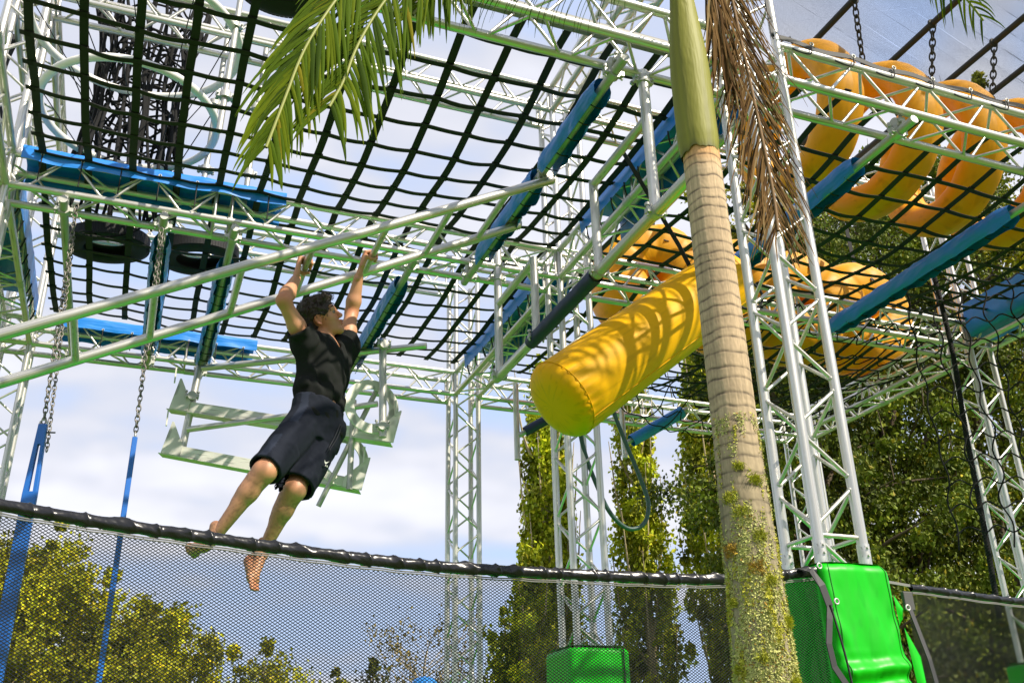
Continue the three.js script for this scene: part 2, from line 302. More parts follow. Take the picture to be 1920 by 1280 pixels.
// ---------------------------------------------------------------- padded pipes under the beams
function sleeve(parent, x, y, z0, z1, sd, r = 0.068, open = 1.15, mat = MAT.blue) {   // wrap around a pipe running away from the eye, slit along the underside
  const L = z1 - z0;
  const g = surface(26, Math.round(L * 34), (u, v) => {
    const a = -Math.PI / 2 + open / 2 + u * (2 * Math.PI - open), edge = Math.pow(Math.abs(u - 0.5) * 2, 6);
    const end = smooth(0.0, 0.05, v) * smooth(1.0, 0.95, v);
    const rad = r * (0.80 + 0.20 * end) * (1 + 0.30 * fbm(Math.cos(a) * 1.4 + sd, v * L * 8, Math.sin(a) * 1.4, 4)) + edge * (0.016 + 0.03 * noise.noise(v * L * 9, sd, u > 0.5 ? 1 : 4));
    return V(x + Math.cos(a) * rad * 0.95, y + Math.sin(a) * rad * 1.1 + 0.01, z0 + v * L + 0.01 * noise.noise(a, v * 20, sd));
  });
  const m = put(parent, 'sleeve', g, mat);
  const n = Math.round(L / 0.16);
  for (let i = 0; i < n; i++) { const z = z0 + L * (i + 0.5) / n; put(parent, 'bungee', tube([V(x - 0.05, y - 0.045, z), V(x, y - 0.056, z + 0.012), V(x + 0.05, y - 0.045, z + 0.02)], 0.004, 6, 5), MAT.cord); }
  return m;
}
function coupler(parent, p, axis) {                 // swivel clamp: two half shells and a bolt
  const q = new THREE.Quaternion().setFromUnitVectors(new THREE.Vector3(0, 0, 1), axis), o = origin(parent), gs = [];
  const a = new THREE.CylinderGeometry(0.039, 0.039, 0.045, 14); a.rotateX(Math.PI / 2); gs.push(a);
  for (const s of [-1, 1]) { const b = new THREE.BoxGeometry(0.024, 0.028, 0.036); b.translate(s * 0.046, 0, 0); gs.push(b); const c = new THREE.CylinderGeometry(0.007, 0.007, 0.075, 8); c.translate(s * 0.049, 0.006, 0); gs.push(c); const n = new THREE.CylinderGeometry(0.014, 0.014, 0.015, 6); n.translate(s * 0.049, 0.038, 0); gs.push(n); }
  const m = add(parent, 'clamp', mergeGeometries(gs), MAT.cast); m.quaternion.copy(q); m.position.copy(p).sub(o); return m;
}
const ZA = new THREE.Vector3(0, 0, 1), XA = new THREE.Vector3(1, 0, 0);
function paddedPipe(label, x, z0, z1, pads, sd, ends = true) {
  const y = 3.5, o = thing('padded_pipe', label, 'padded pipe', V(x, y, z0), 'pipes with blue sleeves under the beams');
  rod(o, 'pipe', V(x, y, z0), V(x, y, z1), 0.027, MAT.aluDull, UNIT16);
  for (const [a, b] of pads) sleeve(o, x, y, a, b, sd + a);
  if (ends) for (const z of [z0 + 0.14, z1 - 0.12]) { coupler(o, V(x, y, z), ZA); coupler(o, V(x, y + 0.06, z), XA); }
  return o;
}
paddedPipe('pipe in two blue sleeves holding the top end of the ladder', 2.09, 3.52, 6.2, [[3.80, 4.60], [4.72, 5.80]], 1);
paddedPipe('pipe in a blue sleeve behind the shoulder of the person', 1.64, 5.95, 8.75, [[6.38, 8.1]], 2);
paddedPipe('pipe in a blue sleeve between the tyres with chain along it', -0.10, 5.95, 8.65, [[6.3, 8.3]], 3);
paddedPipe('pipe in a blue sleeve holding the ledge frame', 0.36, 5.95, 8.75, [[6.5, 8.45]], 4);
paddedPipe('pipe in a long blue sleeve in front of the trees', 5.34, 3.3, 6.15, [[4.02, 5.98]], 5);
paddedPipe('green lit pipe in a blue sleeve just behind the nearest column', 3.94, 3.42, 6.15, [[3.92, 5.4]], 6);
paddedPipe('dark bare pipe beside the left tyre with a chain clamped to it'.replace('left ', 'further '), -0.72, 5.95, 8.7, [], 7);
{ // dark lower sleeve seen below the far beam near the palm trunk
  const o = thing('padded_pipe', 'short pipe with a blue sleeve at the far beam beside the palm trunk', 'padded pipe', V(4.7, 3.05, 8.6));
  rod(o, 'pipe', V(4.62, 3.05, 8.5), V(4.62, 3.95, 8.5), 0.03, MAT.alu, UNIT16); rod(o, 'pipe', V(4.62, 3.2, 8.5), V(5.3, 3.6, 8.3), 0.026, MAT.aluDull); put(o, 'sleeve', tube([V(4.7, 3.24, 8.48), V(4.95, 3.39, 8.42), V(5.25, 3.57, 8.32)], 0.065, 14, 12), MAT.blue);
  const p = thing('padded_pipe', 'short dark sleeved pipe at the far beam behind the end of the yellow bag', 'padded pipe', V(3.55, 3.05, 8.6));
  rod(p, 'pipe', V(3.42, 2.92, 8.5), V(3.42, 3.72, 8.5), 0.03, MAT.alu, UNIT16); rod(p, 'pipe', V(3.42, 3.16, 8.5), V(4.0, 3.5, 8.3), 0.026, MAT.aluDull); put(p, 'sleeve', tube([V(3.5, 3.21, 8.48), V(3.7, 3.33, 8.4), V(3.95, 3.47, 8.32)], 0.05, 14, 12), MAT.navy);
}
// ---------------------------------------------------------------- climbing ladder the person hangs from
const LADDER = t => [lerp(-1.05, 2.16, t), lerp(1.78, 3.47, t)];         // x, y along the slope
const RA = 4.66, RB = 5.24;
{
  const o = thing('sloping_ladder', 'silver overhead ladder sloping up to the blue sleeve, gripped by the person', 'ladder', V(-1.05, 1.78, RA));
  for (const z of [RA, RB]) { const [a, b] = LADDER(0), [c, d] = LADDER(1); rod(o, 'rail', V(a, b, z), V(c, d, z), 0.029, MAT.alu, UNIT16); }
  for (const x of [-0.82, -0.42, -0.07, 0.34, 0.70, 1.11, 1.50, 1.86]) { const [a, b] = LADDER((x + 1.05) / 3.21); rod(o, 'rung', V(a, b, RA + 0.02), V(a, b, RB - 0.02), 0.02, MAT.alu, UNIT16); }
  for (const z of [RA, RB]) coupler(o, V(2.12, 3.48, z), ZA);
}
// ---------------------------------------------------------------- trapeze pipe with hoops beside the yellow bag
{
  const x = 2.31, y = 2.7, o = thing('trapeze_frame', 'hanging pipe frame with square hoops and a navy sleeve beside the yellow bag', 'pipe frame', V(x, y, 3.3));
  rod(o, 'beam', V(x, y, 3.25), V(x, y, 6.12), 0.034, MAT.alu, UNIT16);
  rod(o, 'hanger', V(x, y, 3.72), V(x, 3.62, 3.72), 0.03, MAT.alu, UNIT16); rod(o, 'hanger', V(x, y, 6.05), V(x, 3.75, 6.05), 0.03, MAT.alu, UNIT16);
  for (const [za, zb, yt] of [[3.72, 4.4, 3.30], [6.05, 5.35, 3.28]]) { rod(o, 'hoop_bar', V(x, yt, za), V(x, yt, zb), 0.026, MAT.alu, UNIT16); rod(o, 'hoop_post', V(x, y, zb), V(x, yt + 0.02, zb), 0.027, MAT.alu, UNIT16); }
  const g = surface(20, 40, (u, v) => { const a = u * 2 * Math.PI, r = 0.047 * (1 + 0.14 * fbm(Math.cos(a) * 2, v * 9, Math.sin(a) * 2)); return V(x + Math.cos(a) * r, y + Math.sin(a) * r, 4.44 + v); }, true);
  put(o, 'sleeve', g, MAT.navy);
  for (const z of [3.72, 4.4, 5.35, 6.05]) coupler(o, V(x, y, z), ZA);
  coupler(o, V(x, 3.56, 3.72), UP); coupler(o, V(x, 3.62, 6.05), UP); coupler(o, V(x, 3.5, 6.05), UP);
}
// ---------------------------------------------------------------- ledge frame behind the person
{
  const o = thing('ledge_frame', 'hanging silver frame of slanting ledges and round cut plates behind the person', 'climbing ledges', V(0.3, 2.6, 8.3));
  const LT = V(0.34, 3.48, 8.32), LB = V(0.27, 2.58, 8.3), RT = V(1.76, 3.5, 7.4), RBm = V(1.79, 2.62, 7.4);
  rod(o, 'hanger', LT, LB, 0.032, MAT.alu, UNIT16); rod(o, 'hanger', RT, RBm, 0.032, MAT.alu, UNIT16); rod(o, 'hanger', V(1.58, 3.0, 7.62), V(1.58, 2.22, 7.62), 0.025, MAT.aluDull, UNIT16);
  rod(o, 'cross_pipe', V(0.36, 3.4, 8.28), V(2.12, 3.45, 7.3), 0.029, MAT.alu, UNIT16); rod(o, 'cross_pipe', V(0.3, 2.82, 8.27), V(1.75, 2.93, 7.46), 0.026, MAT.alu, UNIT16);
  rod(o, 'brace', V(1.5, 2.45, 7.7), V(1.76, 3.1, 7.5), 0.022, MAT.aluDull); rod(o, 'brace', V(1.36, 2.1, 7.75), V(1.62, 2.75, 7.6), 0.022, MAT.aluDull);
  const ledge = (a, b) => {
    const d = b.clone().sub(a), L = d.length(); d.normalize(); const q = new THREE.Quaternion().setFromUnitVectors(XA, d), c = a.clone().lerp(b, 0.5);
    box(o, 'ledge', c, L, 0.09, 0.006, MAT.plate, q); const n = new THREE.Vector3(0, -1, 0).applyQuaternion(q);
    box(o, 'ledge_lip', c.clone().addScaledVector(n, 0.048).add(new THREE.Vector3(0, 0, -0.05)), L, 0.006, 0.105, MAT.plate, q);
    for (const [p, s] of [[a, 1], [b, -1]]) {
      const sh = new THREE.Shape(); sh.moveTo(0, -0.045); sh.lineTo(s * 0.17, -0.045); sh.lineTo(s * 0.17, 0.04); sh.lineTo(s * 0.015, 0.24); sh.lineTo(0, 0.24); sh.closePath();
      const g = new THREE.ExtrudeGeometry(sh, { depth: 0.006, bevelEnabled: false }); const m = add(o, 'end_plate', g, MAT.plate); m.position.copy(p).sub(o.position).add(new THREE.Vector3(0, 0, 0.008)); m.quaternion.copy(q);
      const st = s > 0 ? p.clone().add(new THREE.Vector3(0.005, 0.27, 0)) : p.clone().add(new THREE.Vector3(0.0, 0.26, 0)); box(o, 'upstand', st, 0.012, 0.14, 0.03, MAT.plate);
    }
  };
  ledge(V(0.14, 3.06, 8.34), V(1.90, 2.64, 7.44)); ledge(V(0.12, 2.66, 8.34), V(1.70, 2.28, 7.66));
  const ring = (c, R, r) => { const s = new THREE.Shape(); s.absarc(0, 0, R, 0, Math.PI * 2, false); const h = new THREE.Path(); h.absarc(0, 0, r, 0, Math.PI * 2, true); s.holes.push(h); const g = new THREE.ExtrudeGeometry(s, { depth: 0.008, bevelEnabled: true, bevelSize: 0.002, bevelThickness: 0.002, bevelSegments: 1, curveSegments: 40 }); const m = add(o, 'ring_plate', g, MAT.plate); m.position.copy(c).sub(o.position); m.rotation.y = 0.1; };
  ring(V(1.70, 2.90, 7.46), 0.235, 0.155); ring(V(1.53, 2.50, 7.72), 0.225, 0.15);
  for (const p of [LT, V(0.3, 3.12, 8.28), V(1.77, 2.70, 7.38), V(1.76, 3.43, 7.38)]) coupler(o, p.clone().add(new THREE.Vector3(0, 0, 0.03)), ZA);
}
// ---------------------------------------------------------------- chains and blue paddles
const LINK = (() => { const g = new THREE.TorusGeometry(0.0145, 0.0042, 6, 14); g.scale(0.9, 1.5, 1); return g; })();
function chain(name, label, a, b, mat = MAT.chain, sc = 1, group) {
  const o = thing(name, label, 'chain', a, group), d = b.clone().sub(a), L = d.length(), n = Math.round(L / (0.033 * sc)); d.normalize();
  const q = new THREE.Quaternion().setFromUnitVectors(UP, d);
  for (let i = 0; i < n; i++) { const m = add(o, 'link', LINK, mat); m.position.copy(d).multiplyScalar(L * (i + 0.5) / n); m.quaternion.copy(q).multiply(new THREE.Quaternion().setFromAxisAngle(UP, (i % 2) * Math.PI / 2 + 0.35 + 0.12 * Math.sin(i * 2.3))); m.scale.setScalar(sc); }
  return o;
}
const HC = 'steel chains hanging in front of the far beam';
chain('hanging_chain', 'steel chain holding up the wide blue slotted paddle', V(-0.635, 3.47, 5.95), V(-0.585, 1.98, 5.95), MAT.chain, 1, HC);
chain('hanging_chain', 'loose steel chain ending just behind the slot of the blue paddle', V(-0.66, 3.46, 6.35), V(-0.555, 1.86, 6.1), MAT.chain, 0.85, HC);
chain('hanging_chain', 'steel chain holding up the thin edge-on blue paddle', V(-0.105, 3.4, 5.95), V(-0.078, 1.95, 5.95), MAT.chain, 1, HC);
chain('hanging_chain', 'doubled steel chain beside the one holding the thin blue paddle', V(-0.09, 3.4, 6.02), V(-0.072, 2.55, 6.0), MAT.chain, 0.95, HC);
function paddle(label, p, turn) {
  const o = thing('hanging_paddle', label, 'hanging paddle', p, 'blue paddles on chains'); o.rotation.y = turn;
  const s = new THREE.Shape(); s.moveTo(-0.02, 0); s.lineTo(0.02, 0); s.lineTo(0.036, -0.42); s.lineTo(0.036, -1.85); s.lineTo(-0.036, -1.85); s.lineTo(-0.036, -0.42); s.closePath();
  for (const y of [-0.42, -1.60]) { const h = new THREE.Path(); h.moveTo(-0.006, y + 0.30); h.lineTo(0.010, y + 0.30); h.lineTo(0.016, y + 0.02); h.lineTo(-0.012, y + 0.02); h.closePath(); s.holes.push(h); }
  const g = new THREE.ExtrudeGeometry(s, { depth: 0.022, bevelEnabled: true, bevelSize: 0.004, bevelThickness: 0.004, bevelSegments: 2 }); g.translate(0, 0, -0.011); add(o, 'board', g, MAT.bluePaint);
  const k = add(o, 'shackle', new THREE.TorusGeometry(0.02, 0.006, 6, 14), MAT.cast); k.position.y = 0.012; const b = add(o, 'bolt', new THREE.CylinderGeometry(0.005, 0.005, 0.09, 8), MAT.darkChain); b.rotation.z = Math.PI / 2; b.position.set(0.03, -0.045, 0);
}
paddle('wide blue slotted paddle hanging by a chain, passing behind the fence net', V(-0.585, 1.97, 5.95), -0.25);
paddle('thin blue paddle seen edge-on, hanging by a chain behind the fence net', V(-0.078, 1.94, 5.95), 1.60);
// ---------------------------------------------------------------- yellow punch bag
const wrinkle = tex(256, 256, (u, v) => { const a = 0.5 + 0.5 * (tn(u, v, 14, 6) - 0.5) + 0.3 * (tn(u, v, 34, 2) - 0.5); return [a, a, a]; });
const scuff = tex(512, 512, (u, v) => { const s = 0.95 + 0.10 * (tn(u, v, 4, 3) - 0.5) - 0.05 * smooth(0.60, 0.82, tn(u, v, 30, 5)) - 0.05 * smooth(0.66, 0.8, tn(u, v * 0.3, 60, 8)); return [s, s * 0.985, s * 0.96]; }, true);
const yellow = new THREE.MeshPhysicalMaterial({ color: lin(0.98, 0.53, 0.001), map: scuff, roughness: 0.5, specularIntensity: 0.3, side: THREE.DoubleSide, transmission: 0.10, thickness: 0, bumpMap: wrinkle, bumpScale: 0.0016 });
const puffy = new THREE.MeshPhysicalMaterial({ color: lin(0.94, 0.46, 0.002), map: scuff, roughness: 0.5, specularIntensity: 0.5, side: THREE.DoubleSide, transmission: 0.3, thickness: 0, bumpMap: wrinkle, bumpScale: 0.002 });
const orange = new THREE.MeshPhysicalMaterial({ color: lin(0.98, 0.47, 0.002), map: scuff, roughness: 0.5, specularIntensity: 0.5, side: THREE.DoubleSide, transmission: 0.2, thickness: 0, bumpMap: wrinkle, bumpScale: 0.003 });
{
  const c0 = V(2.04, 1.875, 4.4), c1 = V(3.17, 2.77, 4.4), ax = c1.clone().sub(c0), L = ax.length(); ax.normalize();
  const o = thing('punch_bag', 'big yellow inflated punch bag hanging slantwise in front of the second column', 'punch bag', c0);
  const s1 = new THREE.Vector3(0, 0, 1), s2 = new THREE.Vector3().crossVectors(ax, s1).normalize(), R = 0.224;
  const prof = []; for (let i = 0; i <= 14; i++) { const a = i / 14 * Math.PI / 2; prof.push([-0.085 * Math.cos(a) , R * Math.pow(Math.sin(a), 0.55)]); }
  for (let i = 1; i < 40; i++) prof.push([L * i / 40, R * (1 - 0.05 * i / 40)]);
  for (let i = 0; i <= 14; i++) { const a = Math.PI / 2 - i / 14 * Math.PI / 2; prof.push([L + 0.085 * Math.cos(a), R * 0.95 * Math.pow(Math.sin(a), 0.55)]); }
  const g = surface(96, prof.length - 1, (u, v) => {
    const [h, r0] = prof[Math.round(v * (prof.length - 1))], a = u * 2 * Math.PI;
    const seam = Math.exp(-Math.pow((h - 0.01) / 0.075, 2)), pucker = seam * (0.010 * Math.pow(0.5 + 0.5 * Math.sin(a * 30 + 2 * noise.noise(a * 3, h * 9, 1)), 2) * (0.4 + 0.6 * smooth(-0.2, 0.4, noise.noise(a * 1.3, 2, 7))));
    const r = r0 * (1 + 0.010 * fbm(Math.cos(a) * 1.5, Math.sin(a) * 1.5, h * 2.5)) - pucker * Math.min(1, r0 / 0.1);
    return c0.clone().addScaledVector(ax, h).addScaledVector(s1, Math.cos(a) * r).addScaledVector(s2, Math.sin(a) * r);
  }, true);
  put(o, 'body', g, yellow);
  for (const a0 of [0.9, 3.1]) { const q = []; for (let i = 0; i <= 30; i++) { const h = lerp(0.0, L, i / 30), r = R * (1 - 0.05 * h / L) + 0.001, w = 1 + 0.010 * fbm(Math.cos(a0) * 1.5, Math.sin(a0) * 1.5, h * 2.5); q.push(c0.clone().addScaledVector(ax, h).addScaledVector(s1, Math.cos(a0) * r * w).addScaledVector(s2, Math.sin(a0) * r * w)); } put(o, 'seam', tube(q, 0.0022, 60, 5), yellow); }
  for (const h of [0.004, L - 0.01]) { const pts = []; for (let i = 0; i < 40; i++) { const a = i / 40 * 2 * Math.PI, r = R * (h > 0.5 ? 0.953 : 1.003); pts.push(c0.clone().addScaledVector(ax, h).addScaledVector(s1, Math.cos(a) * r).addScaledVector(s2, Math.sin(a) * r)); } put(o, 'seam', tube(pts, 0.003, 90, 5, true), yellow); }
  const top = c0.clone().addScaledVector(ax, L * 0.86).addScaledVector(s2, R * 0.97);
  put(o, 'strap', ribbon([top, top.clone().add(new THREE.Vector3(-0.12, 0.16, 0)), top.clone().add(new THREE.Vector3(-0.30, 0.48, 0.04)), V(2.5, 3.62, 4.38)], ZA, 0.035, 0.004), MAT.web);
  put(o, 'strap', ribbon([top, top.clone().add(new THREE.Vector3(-0.10, 0.10, 0)), top.clone().add(new THREE.Vector3(0.04, 0.2, -0.04)), V(3.05, 3.62, 4.5)], ZA, 0.035, 0.004), MAT.web);
  const loop = []; for (let i = 0; i < 14; i++) { const a = i / 14 * 2 * Math.PI; loop.push(c0.clone().addScaledVector(ax, L * (0.93 + 0.075 * Math.cos(a))).addScaledVector(s1, R * (0.85 + 0.08 * Math.sin(a * 1.0))).addScaledVector(s2, R * (0.62 + 0.42 * Math.sin(a)))); }
  put(o, 'carry_strap', tube(loop, 0.0085, 50, 6, true), MAT.web);
}
// ---------------------------------------------------------------- orange inflatable rings on the nets
const RINGGEO = (() => { const g = new THREE.TorusGeometry(0.52, 0.142, 22, 56); const p = g.attributes.position; for (let i = 0; i < p.count; i++) { const x = p.getX(i), y = p.getY(i), z = p.getZ(i), a = Math.atan2(y, x), k = 1 - 0.035 * Math.pow(Math.abs(Math.cos(a * 6)), 10); const R = Math.hypot(x, y), ux = x / R, uy = y / R; p.setXYZ(i, ux * (0.52 + (R - 0.52) * k), uy * (0.52 + (R - 0.52) * k), z * k); } g.computeVertexNormals(); return g; })();
{
  const lab = ['orange inflatable ring nearest the dead palm frond', 'orange inflatable ring second from the dead palm frond', 'orange inflatable ring third from the dead palm frond', 'orange inflatable ring furthest from the dead palm frond'];
  [4.25, 4.93, 5.62, 6.27].forEach((x, i) => {
    const o = thing('inflatable_ring', lab[i], 'inflatable ring', V(x, 4.49, 4.74), 'upright orange rings on the near net');
    const m = add(o, 'tube', RINGGEO, orange); m.rotation.y = Math.PI / 2 + 0.10 * Math.sin(i * 2.1); m.rotation.z = 0.06 * Math.sin(i * 3.3); m.scale.set(0.95, 0.95, 1.25);
    for (const a of [0.5, -0.55]) put(o, 'strap', ribbon([V(x, 5.26, 4.66), V(x + a * 0.3, 5.10, 4.62 + a * 0.1), V(x + a * 0.62, 4.8, 4.6 + a * 0.2)], ZA, 0.03, 0.004), MAT.web);
  });
  [4.75, 5.54, 6.2, 6.7].forEach((x, i) => { const x2 = [4.93, 5.62, 6.27, 6.7][i]; chain('ring_chain', ['dark chain hanging an orange ring from the pipe closest to the dead frond', 'dark chain hanging an orange ring from the second pipe', 'dark chain hanging an orange ring from the third pipe', 'dark chain at the furthest pipe beside the frame edge'][i], V(x, 5.58, 4.42), V(x2, 5.14, 4.64), MAT.darkChain, 1.7, 'dark chains behind the safety mesh'); });
}
{ // chubby doughnuts on the far net
  const pr = []; for (let i = 0; i <= 40; i++) { const a = i / 40 * 2 * Math.PI; pr.push(new THREE.Vector2(0.335 + 0.275 * Math.sign(Math.cos(a)) * Math.pow(Math.abs(Math.cos(a)), 0.8), 0.36 * Math.sign(Math.sin(a)) * Math.pow(Math.abs(Math.sin(a)), 0.7))); }
  const g = new THREE.LatheGeometry(pr, 64); { const p = g.attributes.position; for (let i = 0; i < p.count; i++) { const a = Math.atan2(p.getZ(i), p.getX(i)), k = 1 - 0.05 * Math.pow(Math.abs(Math.cos(a * 4)), 12); p.setXYZ(i, p.getX(i) * k, p.getY(i) * k, p.getZ(i) * k); } g.computeVertexNormals(); }
  const lab = ['fat yellow inflatable doughnut nearest the upper end of the punch bag', 'fat yellow inflatable doughnut mostly behind the palm trunk', 'fat yellow inflatable doughnut seen between the bars of the nearest column', 'fat yellow inflatable doughnut by the long blue sleeve'];
  [4.42, 5.28, 6.12, 6.9].forEach((x, i) => { const o = thing('inflatable_doughnut', lab[i], 'inflatable ring', V(x, 4.46, 7.35), 'fat inflatable doughnuts on the far net'); const m = add(o, 'tube', g, puffy); m.rotation.x = Math.PI / 2; m.rotation.z = 0.25 - 0.1 * i; 
    put(o, 'strap', ribbon([V(x - 0.06, 5.5, 7.15), V(x, 5.06, 7.2), V(x, 4.75, 6.97)], XA, 0.05, 0.005), MAT.web); });
}
// ---------------------------------------------------------------- tyres
{
  const pr = [[0.175, -0.06], [0.185, -0.075], [0.24, -0.085], [0.29, -0.078], [0.315, -0.06], [0.318, 0.06], [0.29, 0.078], [0.24, 0.085], [0.185, 0.075], [0.175, 0.06], [0.20, 0.05], [0.285, 0.045], [0.285, -0.045], [0.20, -0.05], [0.175, -0.06]].map(a => new THREE.Vector2(...a));
  const body = new THREE.LatheGeometry(pr, 64), tread = new THREE.BoxGeometry(0.022, 0.030, 0.010);
  const gs = []; for (let i = 0; i < 84; i++) for (const y of [-0.044, -0.014, 0.016, 0.046]) { const t = tread.clone(); t.translate(0, y, 0.3185); t.rotateY(i / 84 * 2 * Math.PI + (y > 0 ? 0.03 : 0)); gs.push(t); }
  const tg = mergeGeometries(gs);
  const tyre = (label, p, rx, sc, cat) => { const o = thing('car_tyre', label, 'tyre', p, 'black tyres lying on the nets'); o.rotation.set(rx, 0, 0.08); o.scale.set(sc, sc * 0.78, sc); add(o, 'carcass', body, MAT.rubber); add(o, 'tread', tg, MAT.rubber, 'stuff'); };
  tyre('black tyre on the far net, the one with open space around it', V(-0.51, 3.97, 7.32), 0.10, 0.98);
  tyre('black tyre on the far net, partly behind the sleeved pipe', V(0.18, 3.97, 7.28), 0.06, 0.98);
  tyre('black tyre on the near net above the green palm frond', V(0.38, 4.0, 4.02), 0.0, 1.0);
}
// ---------------------------------------------------------------- rope tunnel and hoops
{
  const cx = -0.42, cz = 6.7, o = thing('rope_tunnel', 'upright tunnel of tangled black ropes above the upper blue pad', 'rope tunnel', V(cx, 3.9, cz));
  const R = (a, y) => 0.33 + 0.08 * noise.noise(a * 2.1, y * 2, 3) + 0.08 * Math.pow((y - 4.9), 2);
  for (let i = 0; i < 34; i++) { const a = i / 34 * 2 * Math.PI + 0.1 * Math.sin(i * 5.1), pts = []; for (let k = 0; k <= 16; k++) { const y = 4.0 + k * 0.135, b = a + 0.25 * noise.noise(i * 1.3, y * 1.4, 2), r = R(b, y); pts.push(V(cx + Math.cos(b) * r, y, cz + Math.sin(b) * r)); } put(o, 'rope', tube(pts, 0.0125, 40, 6), MAT.rope); }
  for (let j = 0; j < 13; j++) { const pts = []; const y0 = 4.05 + j * 0.16; for (let k = 0; k < 26; k++) { const a = k / 26 * 2 * Math.PI, y = y0 + 0.03 * Math.sin(a * 9 + j) + 0.09 * noise.noise(a * 2, j * 3.1, 4), r = R(a, y) * 0.98; pts.push(V(cx + Math.cos(a) * r, y, cz + Math.sin(a) * r)); } put(o, 'rope', tube(pts, 0.009, 90, 6, true), MAT.rope); }
  for (let j = 0; j < 20; j++) { const pts = []; for (let k = 0; k <= 12; k++) { const a = j * 0.8 + k * 0.35, y = 4.0 + j * 0.085 + k * 0.05 * (j % 3 - 0.7); pts.push(V(cx + Math.cos(a) * 0.24, y + 0.05 * noise.noise(k, j * 2, 1), cz + Math.sin(a) * 0.24)); } put(o, 'rope', tube(pts, 0.009, 40, 6), MAT.rope); }
  const hoop = (label, x, y, z, r, tilt) => { const h = thing('pipe_hoop', label, 'pipe hoop', V(x, y, z), 'white pipe hoops round the rope tunnel'); const m = add(h, 'pipe', new THREE.TorusGeometry(r, 0.028, 14, 90), MAT.white); m.rotation.set(Math.PI / 2 + tilt, 0, 0);
    for (let i = 0; i < 10; i++) { const a = i * 0.63 + 0.2; put(h, 'stay', rodGeo(V(x + Math.cos(a) * r, y, z + Math.sin(a) * r), V(cx + Math.cos(a + 0.2) * 0.31, y + 0.1 * Math.sin(i * 2), cz + Math.sin(a + 0.2) * 0.31), 0.004, 5), MAT.cord); } };
  hoop('upper white pipe hoop round the rope tunnel', -0.44, 4.75, 5.72, 0.68, 0.03);
  hoop('lower white pipe hoop round the rope tunnel', -0.42, 4.3, 6.05, 0.58, -0.05);
  for (const [x, z, lb] of [[0.16, 5.4, 'dark upright pipe beside the white hoops, nearest the palm frond'], [0.12, 6.3, 'dark upright pipe beside the white hoops, above the blue pad'], [0.42, 6.25, 'dark upright pipe between the white hoops and the palm frond tip']]) { const u = thing('upright_pipe', lb, 'scaffold pipe', V(x, 3.86, z), 'dark pipes standing behind the near net'); rod(u, 'pipe', V(x, 3.86, z), V(x + 0.04, 5.4, z), 0.02, MAT.aluDull); for (const y of [4.15, 4.75]) coupler(u, V(x + 0.01, y, z), UP); }
}
// ---------------------------------------------------------------- hose, dangling rope and rope netting
{
  const o = thing('hanging_hose', 'green grey hose hanging in a loop beside the second column', 'hose', V(3.35, 2.7, 6.3));
  put(o, 'hose', tube([V(3.32, 3.3, 6.3), V(3.34, 2.75, 6.32), V(3.44, 2.42, 6.32), V(3.54, 2.12, 6.3), V(3.585, 1.9, 6.28), V(3.52, 1.745, 6.27), V(3.40, 1.705, 6.27), V(3.27, 1.79, 6.27), V(3.16, 2.0, 6.27), V(3.05, 2.35, 6.27), V(2.98, 2.8, 6.2)], 0.0165, 90, 10), MAT.hose);
}
function twisted(pts, r, n, turns) {
  const c = new THREE.CatmullRomCurve3(pts), gs = [];
  for (let s = 0; s < 3; s++) { const q = []; for (let i = 0; i <= n; i++) { const t = i / n, p = c.getPoint(t), a = t * turns * 2 * Math.PI + s * 2.094; p.x += Math.cos(a) * r * 0.55; p.z += Math.sin(a) * r * 0.55; q.push(p); } gs.push(tube(q, r * 0.62, n * 2, 6)); }
  return mergeGeometries(gs);
}
{
  const o = thing('climbing_rope', 'thick black twisted rope hanging in front of the dark trees', 'rope', V(6.47, 4.1, 5.8));
  put(o, 'rope', twisted([V(6.46, 4.15, 5.8), V(6.45, 3.4, 5.78), V(6.41, 2.6, 5.8), V(6.38, 1.9, 5.8), V(6.32, 1.1, 5.8)], 0.022, 150, 46), MAT.rope);
  const n = thing('rope_netting', 'black knotted rope netting hanging in front of the blue block pad', 'rope netting', V(6.6, 3.6, 5.4));
  // netting: hanging plane from beside the blue sleeve to beyond the frame edge
  const P = (s, y) => V(lerp(5.95, 7.9, s) + 0.03 * noise.noise(s * 4, y * 3, 2), y + 0.05 * noise.noise(s * 3, y, 8), lerp(5.7, 4.7, s) + 0.05 * noise.noise(y * 2, s * 3, 5));
  for (let i = 0; i < 11; i++) { const s = i / 10, pts = []; for (let k = 0; k <= 12; k++) { const y = 3.95 - k * 0.2; pts.push(P(clamp(s + 0.012 * (k % 2 ? 1 : -1)), y)); } put(n, 'rope', tube(pts, 0.0068, 60, 6), MAT.rope); }
  for (let j = 0; j < 12; j++) { const pts = []; for (let i = 0; i <= 20; i++) pts.push(P(i / 20, 3.9 - j * 0.2 + (i % 2 ? 0.03 : -0.03))); put(n, 'rope', tube(pts, 0.0068, 80, 6), MAT.rope); }
  const m = thing('rope_netting', 'tangled black rope netting below the orange rings in front of the trees', 'rope netting', V(5.4, 3.6, 6.3));
  const Q = (s, t) => V(lerp(4.2, 7.0, s) + 0.1 * noise.noise(s * 5, t * 4, 2), 3.62 - 0.35 * Math.sin(Math.PI * s) * t + 0.10 * noise.noise(s * 6, t * 5, 8), lerp(5.9, 8.3, t));
  for (let i = 0; i < 12; i++) { const pts = []; for (let k = 0; k <= 14; k++) pts.push(Q(i / 11, k / 14)); put(m, 'rope', tube(pts, 0.0065, 50, 6), MAT.rope); }
  for (let j = 0; j < 9; j++) { const pts = []; for (let i = 0; i <= 22; i++) pts.push(Q(i / 22, clamp(j / 8 + (i % 2 ? 0.03 : -0.03)))); put(m, 'rope', tube(pts, 0.0065, 70, 6), MAT.rope); }
}
